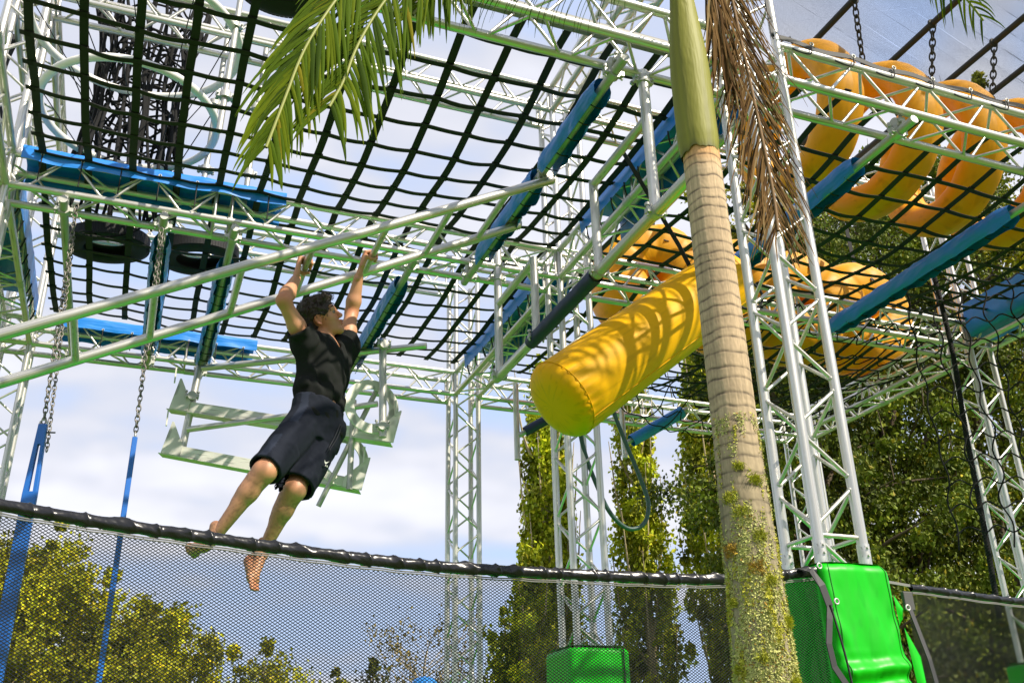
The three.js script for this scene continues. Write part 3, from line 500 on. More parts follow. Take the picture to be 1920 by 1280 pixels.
// ---------------------------------------------------------------- mesh fences
function netting(parent, name, x0, x1, z, top, bot, px, py, th, mat, wob = 0.01, seg = 10) {   // woven diamond mesh of separate strands
  const pos = [], slope = py / px, H = top((x0 + x1) / 2) - bot + 0.5;
  const strand = pts => { const n = pts.length; if (n < 2) return; const ring = [[0, 1], [0.87, -0.5], [-0.87, -0.5]];
    const d = pts[n - 1].clone().sub(pts[0]).normalize(), s = new THREE.Vector3(-d.y, d.x, 0);
    for (let i = 0; i < n - 1; i++) for (let k = 0; k < 3; k++) {
      const A = ring[k], B = ring[(k + 1) % 3], v = (p, r) => [p.x + s.x * r[0] * th, p.y + s.y * r[0] * th, p.z + r[1] * th];
      const a = v(pts[i], A), b = v(pts[i], B), c = v(pts[i + 1], A), e2 = v(pts[i + 1], B); pos.push(...a, ...b, ...e2, ...a, ...e2, ...c);
    } };
  for (const sg of [1, -1]) {
    const from = sg > 0 ? x0 - H / slope : x0, to = sg > 0 ? x1 : x1 + H / slope;
    for (let c = from; c < to; c += px) {
      const xs = sg > 0 ? Math.max(c, x0) : Math.min(c, x1), lim = sg > 0 ? x1 : x0; let xe = xs;
      for (let k = 0; k < 400; k++) { const nx = xe + sg * 0.012; if (bot + Math.abs(nx - c) * slope > top(nx) || (nx - lim) * sg > 0) break; xe = nx; }
      if (Math.abs(xe - xs) < 0.02) continue;
      const n = Math.max(1, Math.ceil(Math.abs(xe - xs) / 3.0 * seg)), pts = [];
      for (let k = 0; k <= n; k++) { const x = lerp(xs, xe, k / n), y = bot + Math.abs(x - c) * slope; pts.push(V(x, y, z + wob * noise.noise(x * 2.2, y * 2.2, z))); }
      strand(pts);
    }
  }
  const g = new THREE.BufferGeometry(); g.setAttribute('position', new THREE.Float32BufferAttribute(pos, 3)); g.computeVertexNormals();
  return put(parent, name, g, mat, 'stuff');
}
function hemRope(parent, x0, x1, z, top, r) {        // padded top rope in gathered black vinyl
  const L = x1 - x0;
  const g = surface(24, Math.round(L * 260), (u, v) => {
    const x = x0 + v * L, a = u * 2 * Math.PI, n1 = noise.noise(x * 9, 1.5, 2.2), d = x * 62 + 2.2 * Math.sin(a + 0.6) + 4 * n1, fold = 1 - Math.abs(Math.sin(d * 0.5 + a * 0.5)), deep = 0.5 + 0.5 * noise.noise(x * 7, Math.cos(a) * 0.8, Math.sin(a) * 0.8);
    const w = 1 + 0.55 * fold * fold * fold * deep - 0.12 + 0.26 * fbm(x * 24, Math.cos(a) * 1.5, Math.sin(a) * 1.5 + 4, 3);
    return V(x, top(x) + Math.sin(a) * r * w, z + Math.cos(a) * r * w * 0.8);
  }, true);
  put(parent, 'top_rope', g, MAT.black);
  const hem = std([0.16, 0.16, 0.15], 0.8);
  for (const [dy, rad] of [[-r * 1.2, 0.0028], [-r * 1.5, 0.0028]]) { const pts = []; for (let i = 0; i <= 60; i++) { const x = lerp(x0, x1, i / 60); pts.push(V(x, top(x) + dy + 0.0015 * Math.sin(i * 2.3), z - 0.004)); } put(parent, 'hem', tube(pts, rad, 160, 5), hem); }
}
{
  const top = x => 0.738 + 0.034 * Math.pow(x - 1.5, 2) + (x > 2.3 ? 0.06 * Math.pow(x - 2.3, 1.5) : 0) + 0.003 * Math.sin(x * 5);
  const o = thing('net_fence', 'low black mesh fence with a sagging padded top rope in front of the person', 'net fence', V(-1.2, 0.75, 3.45));
  hemRope(o, -1.2, 2.76, 3.45, top, 0.0235);
  netting(o, 'mesh', -1.2, 2.76, 3.45, x => top(x) - 0.03, -0.75, 0.0172, 0.0112, 0.0016, MAT.fly);
  const top2 = x => 0.735 + 0.012 * Math.pow(x - 5.4, 2) + 0.004 * Math.sin(x * 6);
  const p = thing('net_fence', 'low black mesh fence on the far side of the large green pad, before the trees', 'net fence', V(3.25, 0.75, 3.5));
  hemRope(p, 3.32, 8.2, 3.5, x => top2(x) - 0.012, 0.018);
  netting(p, 'mesh', 3.28, 8.2, 3.5, x => top2(x) - 0.04, -0.75, 0.0150, 0.0100, 0.0017, MAT.fly);
  put(p, 'lashing', ribbon([V(3.18, 0.80, 3.5), V(3.45, 0.775, 3.5)], UP, 0.012, 0.004), std([0.2, 0.2, 0.19], 0.8));
  put(p, 'end_tab', (() => { const g = new RoundedBoxGeometry(0.055, 0.085, 0.02, 2, 0.006); g.translate(3.28, 0.715 + EYE, -3.49); return g; })(), std([0.07, 0.07, 0.068], 0.7));
}
{ // tall safety mesh standing on the nearest beam
  const o = thing('safety_mesh', 'tall fine grey safety mesh tied along the beam above the orange rings', 'safety mesh', V(3.06, 3.87, 3.47));
  const m = netting(o, 'mesh', 3.04, 8.2, 3.47, x => 5.9, 3.88, 0.020, 0.0085, 0.0006, MAT.fly, 0.03, 6);
  const g = std([0.05, 0.05, 0.05], 0.7);
  const pts = []; for (let i = 0; i <= 80; i++) { const x = lerp(3.04, 8.2, i / 80); pts.push(V(x, 3.885 + 0.012 * Math.sin(i * 0.9), 3.465)); } put(o, 'hem', ribbon(pts, UP, 0.032, 0.006), g);
  put(o, 'hem', ribbon([V(3.05, 3.88, 3.465), V(3.05, 5.9, 3.465)], XA, 0.035, 0.006), g);
  for (let i = 0; i < 13; i++) { const x = 3.30 + i * 0.30; put(o, 'bungee', tube([V(x, 3.885, 3.445), V(x - 0.03, 3.80, 3.435), V(x - 0.11, 3.80, 3.44), V(x - 0.14, 3.845, 3.47)], 0.005, 10, 5), MAT.cord); const k = add(o, 'hook', new THREE.TorusGeometry(0.012, 0.004, 5, 12), MAT.cast); k.position.copy(V(x, 3.888, 3.445)).sub(o.position); }
}
// ---------------------------------------------------------------- green vinyl pads round the column feet
function columnPad(label, x, z, top, hw, hd, big) {
  const o = thing('column_pad', label, 'column pad', V(x, GND, z), big ? undefined : 'green pads round the column feet');
  const H = top + EYE;
  const sq = (a, n) => { const c = Math.cos(a), s = Math.sin(a), k = Math.pow(Math.pow(Math.abs(c), n) + Math.pow(Math.abs(s), n), -1 / n); return [c * k, s * k]; };
  const S = (u, v) => {
    const a = u * 2 * Math.PI + 0.3, [cx, cz] = sq(a, 9), y = v * H, d = H - y;
    let k = 1 - 0.10 * Math.pow(1 - smooth(0, 0.05, d), 2);
    if (d < 0.0001) k *= 0.0;
    const front = smooth(0.55, 0.98, cz);                                  // side towards the eye
    let bulge = 0.012 * fbm(cx * 2 + x, y * 3, cz * 2, 3);
    if (big) { // slack vinyl sinking into rolls low down, diagonal pulls at the sides
      const roll = smooth(0.36, 0.46, d) * (0.012 * Math.sin((d - 0.42) * 62 + cx * 1.6 + 0.6 * noise.noise(cx * 2, d * 4, 1)) + 0.010);
      const pull = smooth(0.05, 0.3, d) * (0.006 * Math.sin(d * 40 + Math.abs(cx) * 11) * smooth(0.35, 0.95, Math.abs(cx)));
      bulge += front * (roll + pull * 0.6 + 0.018 * smooth(0.0, 0.5, d));
    } else bulge += 0.004 * Math.sin(y * 9 + cx * 3);
    return V(x + cx * hw * k * (1 + bulge * 0.8), GND + y, z - cz * (hd * k + bulge * 1.2));
  };
  const g = surface(128, big ? 260 : 120, S, true); o.surf = S;
  put(o, 'vinyl', g, MAT.green);
  put(o, 'top', (() => { const t = new THREE.CircleGeometry(1, 48); const p = t.attributes.position; for (let i = 0; i < p.count; i++) { const r = Math.hypot(p.getX(i), p.getY(i)); if (r > 0.01) { const [c, s] = sq(Math.atan2(p.getY(i), p.getX(i)), 7); p.setXYZ(i, c * hw * 0.93, 0, s * hd * 0.93); } else p.setXYZ(i, 0, 0.004, 0); } t.computeVertexNormals(); t.translate(x, top + EYE - 0.003, -z); return t; })(), MAT.green);
  return o;
}
{
  const hw = 0.185, hd = 0.20, x = XM, z = Z1, top = 0.855;
  const o = columnPad('large bright green vinyl pad round the foot of the nearest column', x, z, top, hw, hd, true);
  const seam = std([0.006, 0.25, 0.008], 0.5);
  for (const a of [2.255, 0.885]) { const pts = []; for (let i = 0; i <= 120; i++) { const p = o.surf((a - 0.3) / (2 * Math.PI), lerp(0.995, 0.35, i / 120)); p.z += 0.0012; pts.push(p); } put(o, 'seam', tube(pts, 0.0024, 240, 5), seam); }
  // loose flap on the far edge
  const fl = (a, b, c, d2) => put(o, 'flap', surface(8, 8, (u, v) => { const p = a.clone().lerp(b, u), q = c.clone().lerp(d2, u); return p.lerp(q, v).add(new THREE.Vector3(0, 0, 0.012 * Math.sin(u * 3.1) * Math.sin(v * 4))); }), MAT.green);
  fl(V(x + hw * 0.90, 0.72, 3.395), V(x + hw + 0.035, 0.665, 3.41), V(x + hw * 0.92, 0.58, 3.395), V(x + hw + 0.015, 0.62, 3.40));
  fl(V(x + hw * 0.97, 0.58, 3.38), V(x + hw + 0.045, 0.46, 3.37), V(x + hw * 1.0, 0.05, 3.35), V(x + hw + 0.045, 0.10, 3.36));
  // webbing down the near edge with buckle, cord and eyelets
  const grey = std([0.028, 0.028, 0.030], 0.6);
  put(o, 'webbing', ribbon([V(2.66, 0.815, 3.43), V(2.70, 0.805, 3.40), V(2.735, 0.74, 3.385), V(2.755, 0.655, 3.38)], XA, 0.035, 0.005), grey);
  put(o, 'webbing', ribbon([V(2.755, 0.655, 3.38), V(2.735, 0.60, 3.37), V(2.705, 0.50, 3.36), V(2.715, 0.41, 3.36), V(2.765, 0.33, 3.355), V(2.785, 0.24, 3.35)], XA, 0.028, 0.005), grey);
  put(o, 'webbing', ribbon([V(2.785, 0.25, 3.345), V(2.79, 0.0, 3.335), V(2.80, -0.6, 3.33)], XA, 0.045, 0.006), grey);
  put(o, 'cord', tube([V(2.755, 0.66, 3.375), V(2.775, 0.45, 3.355), V(2.785, 0.24, 3.345)], 0.0045, 12, 6), MAT.cord);
  put(o, 'webbing', ribbon([V(3.215, 0.68, 3.42), V(3.235, 0.45, 3.38), V(3.245, 0.30, 3.37), V(3.25, 0.15, 3.37), V(3.30, -0.1, 3.36), V(3.34, -0.6, 3.36)], XA, 0.022, 0.005), grey);
  for (const [a, b, c] of [[2.79, 0.675, 3.375], [3.17, 0.665, 3.38], [2.787, 0.235, 3.34], [2.745, 0.825, 3.395]]) { const k = add(o, 'eyelet', new THREE.TorusGeometry(0.011, 0.004, 6, 14), MAT.cast); k.position.copy(V(a, b, c)).sub(o.position); }
  const pB = columnPad('green vinyl pad round the foot of the second column, seen through the fence net', XM, Z3, 0.83, 0.225, 0.225, false);
  put(pB, 'seam', tube([V(XM + 0.16, 0.82, Z3 - 0.231), V(XM + 0.162, -0.7, Z3 - 0.231)], 0.005, 8, 5), MAT.cord);
  columnPad('green vinyl pad round the column foot in front of the dark trees', XR, Z3, 0.83, 0.225, 0.225, false);
}
{ // blue inflatable top far behind the fence
  const pr = [[0.0, 1.24 + EYE], [0.06, 1.232 + EYE], [0.12, 1.205 + EYE], [0.17, 1.15 + EYE], [0.195, 1.08 + EYE], [0.20, 0.9 + EYE], [0.20, 0]].map(a => new THREE.Vector2(...a));
  const o = thing('inflatable_post', 'rounded blue inflatable top low behind the fence net near the slim far column', 'inflatable post', V(3.53, GND, 12)); add(o, 'body', new THREE.LatheGeometry(pr, 40), std([0.012, 0.20, 0.62], 0.4));
}
// ---------------------------------------------------------------- palm tree
{
  const px = 1.855, pz = 2.62, palm = thing('palm_tree', 'ringed palm trunk with lichen, a green crownshaft and one dead brown frond', 'palm tree', V(px, GND, pz));
  const rad = y => y < 0.3 ? lerp(0.112, 0.094, (y + 1.5) / 1.8) : y < 1.0 ? lerp(0.094, 0.0775, (y - 0.3) / 0.7) : lerp(0.0775, 0.0705, clamp((y - 1.0) / 1.2));
  const ringAt = []; { let y = -1.5; while (y < 2.3) { ringAt.push(y); y += 0.030 + 0.030 * rnd(); } }
  const pos = [], col = [], idx = [], NU = 110, NV = 760, y0 = -1.5, y1 = 2.24;
  for (let j = 0; j <= NV; j++) for (let i = 0; i <= NU; i++) {
    const a = i / NU * 2 * Math.PI, y = lerp(y0, y1, j / NV), ca = Math.cos(a), sa = Math.sin(a);
    const yw = y + 0.010 * noise.noise(ca * 1.5, sa * 1.5, y * 9) + 0.012 * ca * noise.noise(y * 3, 4, 4);
    let nd = 9, f = 0; for (let k = 0; k < ringAt.length; k++) { const d = yw - ringAt[k]; if (Math.abs(d) < Math.abs(nd)) { nd = d; f = k; } }
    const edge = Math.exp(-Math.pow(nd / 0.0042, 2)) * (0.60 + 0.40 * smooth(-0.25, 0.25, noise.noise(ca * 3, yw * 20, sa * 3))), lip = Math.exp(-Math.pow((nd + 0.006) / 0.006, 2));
    const strk = fbm(ca * 14, y * 2.2, sa * 14, 3), blot = fbm(ca * 2.2, y * 3.2, sa * 2.2, 4), fine = noise.noise(ca * 40, y * 60, sa * 40);
    const fade = smooth(0.35, 1.2, y);
    const r = rad(y) * (1 + 0.010 * fbm(ca, y * 2, sa, 3)) + (0.0005 * lip - 0.0013 * edge) * (0.4 + 0.6 * fade) + 0.0011 * strk + 0.0006 * fine;
    pos.push(px + ca * r, y + EYE, -pz + sa * r);
    let c = [0.47, 0.345, 0.215]; const low = 1 - smooth(0.5, 1.5, y); c = [lerp(c[0], 0.25, low), lerp(c[1], 0.21, low), lerp(c[2], 0.13, low)];
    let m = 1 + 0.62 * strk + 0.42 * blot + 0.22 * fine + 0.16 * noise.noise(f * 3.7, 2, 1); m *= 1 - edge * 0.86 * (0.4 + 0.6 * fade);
    const warm = smooth(2.10, 2.22, y); col.push(c[0] * m * (1 + 0.25 * warm), c[1] * m * (1 - 0.10 * warm), c[2] * m * (1 - 0.45 * warm));
  }
  for (let j = 0; j < NV; j++) for (let i = 0; i < NU; i++) { const a = j * (NU + 1) + i, b = a + 1, c = a + NU + 1, d = c + 1; idx.push(a, d, b, a, c, d); }
  const tg = new THREE.BufferGeometry(); tg.setAttribute('position', new THREE.Float32BufferAttribute(pos, 3)); tg.setAttribute('color', new THREE.Float32BufferAttribute(col, 3)); tg.setIndex(idx); tg.computeVertexNormals();
  put(palm, 'trunk', tg, std([1, 1, 1], 0.9, 0, { vertexColors: true }));
  // crownshaft
  const cs = [], cc = [], ci = []; const M = 80;
  for (let j = 0; j <= M; j++) for (let i = 0; i <= 72; i++) {
    const t = j / M, a = i / 72 * 2 * Math.PI, y = lerp(2.20 + 0.018 * noise.noise(Math.cos(a) * 2.2, Math.sin(a) * 2.2, 3) + 0.006 * noise.noise(Math.cos(a) * 9, Math.sin(a) * 9, 1), 3.62, t);
    const b = t < 0.05 ? lerp(0.0735, 0.080, t / 0.05) : t < 0.30 ? lerp(0.080, 0.079, (t - 0.05) / 0.25) : lerp(0.079, 0.045, smooth(0.26, 0.66, t));
    const ov = Math.abs(y - 2.98 - 0.06 * Math.cos(a + 0.6)) < 0.004 ? -0.002 : 0, r = b * (1 + 0.012 * noise.noise(Math.cos(a) * 2, y * 2, Math.sin(a) * 2)) + ov;
    const cx2 = px + 0.006 * Math.sin(y * 2); cs.push(cx2 + Math.cos(a) * r, y + EYE, -pz + Math.sin(a) * r);
    const n = fbm(Math.cos(a) * 3, y * 1.1, Math.sin(a) * 3, 4), up2 = smooth(2.92, 3.05, y + 0.06 * Math.cos(a + 0.6)), w = (1 + 0.6 * n) * (1 - 0.45 * smooth(0.02, 0.0, t)), scar = smooth(0.16, 0.34, fbm(Math.cos(a) * 7, y * 9, Math.sin(a) * 7, 3));
    cc.push(lerp(0.195, 0.25, up2) * w + 0.08 * scar * up2, lerp(0.190, 0.205, up2) * w, lerp(0.010, 0.03, up2) * w);
  }
  for (let j = 0; j < M; j++) for (let i = 0; i < 72; i++) { const a = j * 73 + i, b = a + 1, c = a + 73, d = c + 1; ci.push(a, d, b, a, c, d); }
  const cg = new THREE.BufferGeometry(); cg.setAttribute('position', new THREE.Float32BufferAttribute(cs, 3)); cg.setAttribute('color', new THREE.Float32BufferAttribute(cc, 3)); { const uv = []; for (let j = 0; j <= M; j++) for (let i = 0; i <= 72; i++) uv.push(i / 72, j / M * 3); cg.setAttribute('uv', new THREE.Float32BufferAttribute(uv, 2)); } cg.setIndex(ci); cg.computeVertexNormals();
  put(palm, 'crownshaft', cg, std([1, 1, 1], 0.62, 0, { vertexColors: true, bumpMap: tex(512, 64, (u, v) => { const a = 0.5 + 0.5 * (tn(u, v * 0.2, 60, 3) - 0.5) + 0.35 * (tn(u, v, 12, 5) - 0.5); return [a, a, a]; }), bumpScale: 0.002 }));
  // lichen flakes and moss tufts
  const flake = new THREE.BufferGeometry(); flake.setAttribute('position', new THREE.Float32BufferAttribute([-0.5, 0, 0, 0.5, 0, 0.1, 0.35, 0.9, 0.35, -0.5, 0, 0, 0.35, 0.9, 0.35, -0.3, 1, 0.15, -0.3, 1, 0.15, 0.35, 0.9, 0.35, 0.1, 1.4, 0.8], 3)); flake.computeVertexNormals();
  const blade = new THREE.BufferGeometry(); blade.setAttribute('position', new THREE.Float32BufferAttribute([-0.09, 0, 0, 0.09, 0, 0, 0.05, 0.6, 0.1, -0.09, 0, 0, 0.05, 0.6, 0.1, -0.05, 0.6, 0.1, -0.05, 0.6, 0.1, 0.05, 0.6, 0.1, 0.02, 1, 0.3], 3)); blade.computeVertexNormals();
  const lm = std([1, 1, 1], 0.95), mtx = new THREE.Matrix4(), q = new THREE.Quaternion(), sc = new THREE.Vector3(), pp = new THREE.Vector3(), e3 = new THREE.Euler(), colr = new THREE.Color();
  const N = 60000, fl = new THREE.InstancedMesh(flake, lm, N); fl.name = 'lichen'; fl.userData.kind = 'stuff'; fl.castShadow = fl.receiveShadow = true; let n = 0;
  while (n < N) {
    const y = lerp(-0.65, 1.12, rnd()), a = rnd() * 2 * Math.PI, ca = Math.cos(a), sa = Math.sin(a);
    const dens = smooth(1.2, 0.45, y) * 0.46 + 1.5 * fbm(ca * 2.2, y * 6, sa * 2.2, 3) + 0.30 * smooth(0.75, 0.1, y) - 0.16;
    if (rnd() > dens * 1.8) continue;
    const r = rad(y) + 0.001; pp.set(px + ca * r, y + EYE, -pz + sa * r).sub(palm.position);
    e3.set(rr(-0.9, 0.7), -a + Math.PI / 2 + rr(-0.7, 0.7), rr(-3.1, 3.1)); q.setFromEuler(e3);
    const s = rr(0.0025, 0.0064) * (0.7 + 0.6 * clamp(dens)); sc.set(s * rr(0.7, 1.4), s * rr(0.8, 1.6), s * rr(0.6, 1.6)); mtx.compose(pp, q, sc); fl.setMatrixAt(n, mtx);
    const z2 = fbm(ca * 3 + 9, y * 6, sa * 3, 3), k = rr(0.65, 1.2); 
    if (z2 > 0.10) colr.setRGB(0.48 * k, 0.46 * k, 0.05 * k); else if (rnd() < 0.05) colr.setRGB(0.42 * k, 0.24 * k, 0.04 * k); else colr.setRGB(0.50 * k, 0.50 * k, 0.17 * k);
    fl.setColorAt(n, colr); n++;
  }
  palm.add(fl);
  const tufts = [[0.93, -1.25], [0.885, -1.9], [0.78, -1.15], [0.70, -1.75], [0.60, -1.45], [0.56, -1.95], [0.50, -0.45], [0.33, -1.3], [0.20, -0.6], [0.05, -1.75], [0.02, -1.2], [-0.10, -0.9], [0.44, -2.6], [-0.18, -1.6], [-0.2, -1.9], [0.26, -2.4], [0.66, -0.5], [0.3, -0.35], [0.10, -1.35], [-0.02, -0.4], [0.83, -0.75]];
  tufts.forEach(([y, a], ti) => {
    const K = 260, m = new THREE.InstancedMesh(blade, lm, K); m.name = 'moss_tuft'; m.userData.kind = 'stuff'; m.castShadow = m.receiveShadow = true;
    const ca = Math.cos(a + 3.14159 + 0.35), sa = Math.sin(a + 3.14159 + 0.35), r = rad(y), R = rr(0.012, 0.024), org = ti % 6 === 4;
    for (let i = 0; i < K; i++) {
      const ox = gauss() * R, oy = gauss() * R * 0.8, dir = new THREE.Vector3(ca + gauss() * 0.9, 0.35 + gauss() * 0.9, sa + gauss() * 0.9).normalize();
      pp.set(px + ca * (r - 0.002) - sa * ox, y + oy + EYE, -pz + sa * (r - 0.002) + ca * ox).sub(palm.position);
      q.setFromUnitVectors(UP, dir); const s = rr(0.010, 0.021); sc.set(s * 0.9, s, s); mtx.compose(pp, q, sc); m.setMatrixAt(i, mtx);
      const k = rr(0.7, 1.3); if (org) colr.setRGB(0.46 * k, 0.30 * k, 0.035 * k); else colr.setRGB(0.44 * k, 0.46 * k, 0.035 * k); m.setColorAt(i, colr);
    }
    palm.add(m);
  });
  // fronds: midrib mesh carrying its leaflets
  const leafTex = tex(64, 256, (u, v) => { const a = 0.85 + 0.3 * (tn(u, v * 0.5, 9, 3) - 0.5) + 0.12 * Math.sin(u * 40); return [a, a, a]; }, true);
  const shade = (r, g, b, ex = {}) => new THREE.MeshPhysicalMaterial(Object.assign({ color: lin(r, g, b), roughness: 0.75, specularIntensity: 0.15, side: THREE.DoubleSide, map: leafTex, transmission: 0.3, thickness: 0 }, ex));
  const GREENS = [shade(0.10, 0.17, 0.003), shade(0.17, 0.23, 0.004), shade(0.05, 0.095, 0.003), shade(0.28, 0.25, 0.010)], BROWNS = [[0.20, 0.115, 0.042], [0.11, 0.058, 0.020], [0.32, 0.225, 0.105], [0.05, 0.026, 0.011]].map(c => shade(c[0], c[1], c[2], { roughness: 0.85, specularIntensity: 0.15, transmission: 0 }));
  const ribG = std([0.24, 0.26, 0.045], 0.5), ribB = std([0.22, 0.13, 0.06], 0.8);
  function leaflet(parent, p, dir, up, len, w, droop, mat, opt2) {
    const n = 9, pts = [], d = dir.clone().normalize(); let c = p.clone();
    for (let i = 0; i <= n; i++) { pts.push(c.clone()); const t = i / n; d.y -= droop * (0.25 + t) / n; d.x += (opt2 ? 0.085 : 0.022) * gauss(); d.z += (opt2 ? 0.085 : 0.022) * gauss(); d.normalize(); c = c.clone().addScaledVector(d, len / n); }
    const pos2 = [], uv = [], ix = [];
    for (let i = 0; i <= n; i++) {
      const t = i / n, tg2 = pts[Math.min(n, i + 1)].clone().sub(pts[Math.max(0, i - 1)]).normalize(), s = new THREE.Vector3().crossVectors(tg2, up).normalize(), nn = new THREE.Vector3().crossVectors(s, tg2);
      const ww = w * Math.pow(Math.sin(Math.PI * Math.min(1, 0.06 + 0.94 * Math.pow(t, 0.62))), 0.75) + 0.0006;
      for (const k of [-1, 0, 1]) { const v = pts[i].clone().addScaledVector(s, k * ww).addScaledVector(nn, k === 0 ? -ww * 0.55 : 0); pos2.push(v.x, v.y, v.z); uv.push(k * 0.5 + 0.5, t); }
    }
    for (let i = 0; i < n; i++) for (let k = 0; k < 2; k++) { const a = i * 3 + k; ix.push(a, a + 1, a + 4, a, a + 4, a + 3); }
    const g = new THREE.BufferGeometry(); g.setAttribute('position', new THREE.Float32BufferAttribute(pos2, 3)); g.setAttribute('uv', new THREE.Float32BufferAttribute(uv, 2)); g.setIndex(ix); g.computeVertexNormals();
    put(parent, 'leaflet', g, mat);
  }
  function frond(name, pts, opt) {
    const c = new THREE.CatmullRomCurve3(pts, false, 'centripetal'), rg = tube(c.getSpacedPoints(30), opt.rib || 0.006, 60, 7);
    const rib = put(palm, name, rg, opt.dead ? ribB : ribG), mats = opt.dead ? BROWNS : GREENS;
    for (let i = 0; i < opt.n; i++) for (const s of [-1, 1]) {
      const t = clamp(lerp(opt.from, 0.995, (i + 0.5) / opt.n) + rr(-0.006, 0.006)), p = c.getPointAt(t), tg2 = c.getTangentAt(t);
      const side = new THREE.Vector3().crossVectors(tg2, opt.up || UP).normalize().multiplyScalar(s);
      const L = opt.len * (0.45 + 0.55 * Math.sin(Math.PI * clamp(0.18 + 0.72 * t))) * rr(0.82, 1.12) * (t > 0.9 ? 0.8 : 1);
      const dir = tg2.clone().multiplyScalar(opt.fwd * rr(0.8, 1.2)).addScaledVector(side, opt.spread * rr(0.75, 1.15)).add(new THREE.Vector3(0, opt.lift || 0, 0)).add(opt.pull || new THREE.Vector3());
      leaflet(rib, p, dir, side.clone().cross(tg2).add(new THREE.Vector3(0.01, 0.02, 0.3 * s)), L, opt.w * rr(0.7, 1.15), opt.droop * rr(0.7, 1.4), mats[Math.floor(rnd() * rnd() * 4)], opt.dead);
    }
    return rib;
  }
  const face = new THREE.Vector3(-0.2, 0.5, 1).normalize();
  frond('frond', [V(1.86, 3.62, 2.62), V(1.45, 3.62, 2.64), V(1.0, 3.25, 2.66), V(0.72, 2.88, 2.69), V(0.60, 2.65, 2.7), V(0.55, 2.53, 2.7), V(0.50, 2.38, 2.7), V(0.47, 2.25, 2.7), V(0.425, 2.12, 2.7)], { n: 64, from: 0.30, len: 0.50, w: 0.0080, fwd: 0.75, spread: 0.5, droop: 1.5, up: face });
  frond('frond', [V(1.86, 3.6, 2.66), V(1.3, 3.75, 2.75), V(0.8, 3.35, 2.78), V(0.47, 2.74, 2.76), V(0.36, 2.47, 2.75), V(0.32, 2.34, 2.75), V(0.29, 2.2, 2.75), V(0.265, 2.08, 2.75), V(0.235, 1.94, 2.75)], { n: 70, from: 0.40, len: 0.46, w: 0.0080, fwd: 0.85, spread: 0.45, droop: 1.5, up: face });
  frond('frond', [V(1.85, 3.62, 2.6), V(1.80, 3.40, 2.66), V(1.62, 3.20, 2.7), V(1.35, 3.07, 2.7), V(1.1, 2.97, 2.7), V(0.9, 2.86, 2.7)], { n: 50, from: 0.10, len: 0.34, w: 0.0050, fwd: 0.35, spread: 0.5, droop: 3.2 });
  frond('frond', [V(1.86, 3.64, 2.62), V(1.4, 3.62, 2.66), V(1.05, 3.2, 2.68), V(0.85, 2.88, 2.7), V(0.76, 2.72, 2.7), V(0.71, 2.62, 2.7)], { n: 40, from: 0.35, len: 0.42, w: 0.007, fwd: 0.6, spread: 0.4, droop: 2.0, up: face });
  frond('frond', [V(1.88, 3.62, 2.62), V(2.5, 4.1, 2.64), V(3.1, 4.12, 2.67), V(3.5, 3.88, 2.7), V(3.68, 3.68, 2.7), V(3.76, 3.56, 2.7)], { n: 36, from: 0.25, len: 0.36, w: 0.008, fwd: 0.6, spread: 0.5, droop: 2.0 });
  frond('frond', [V(1.88, 3.66, 2.6), V(2.7, 4.55, 2.5), V(3.5, 4.85, 2.45), V(4.2, 4.5, 2.5), V(4.6, 4.0, 2.6)], { n: 40, from: 0.22, len: 0.55, w: 0.012, fwd: 0.6, spread: 0.9, droop: 1.1 });
  frond('frond', [V(1.86, 3.66, 2.58), V(2.3, 4.7, 2.2), V(2.9, 5.3, 1.8), V(3.6, 5.3, 1.5), V(4.2, 4.9, 1.3)], { n: 40, from: 0.22, len: 0.55, w: 0.012, fwd: 0.6, spread: 0.9, droop: 1.1 });
  frond('dead_frond', [V(1.90, 3.62, 2.60), V(2.02, 3.58, 2.58), V(2.10, 3.35, 2.62), V(2.14, 3.10, 2.65), V(2.16, 2.77, 2.65), V(2.18, 2.45, 2.65), V(2.195, 2.12, 2.65), V(2.19, 1.95, 2.65)], { n: 104, from: 0.14, len: 0.46, w: 0.0038, fwd: 1.0, spread: 0.46, droop: 1.0, up: face, dead: true, rib: 0.007 });
  frond('dead_frond', [V(1.88, 3.6, 2.62), V(1.97, 3.5, 2.60), V(2.02, 3.25, 2.62), V(2.035, 2.95, 2.63), V(2.06, 2.72, 2.64)], { n: 26, from: 0.2, len: 0.55, w: 0.005, fwd: 1.0, spread: 0.16, droop: 0.8, up: face, dead: true, rib: 0.005 });
}
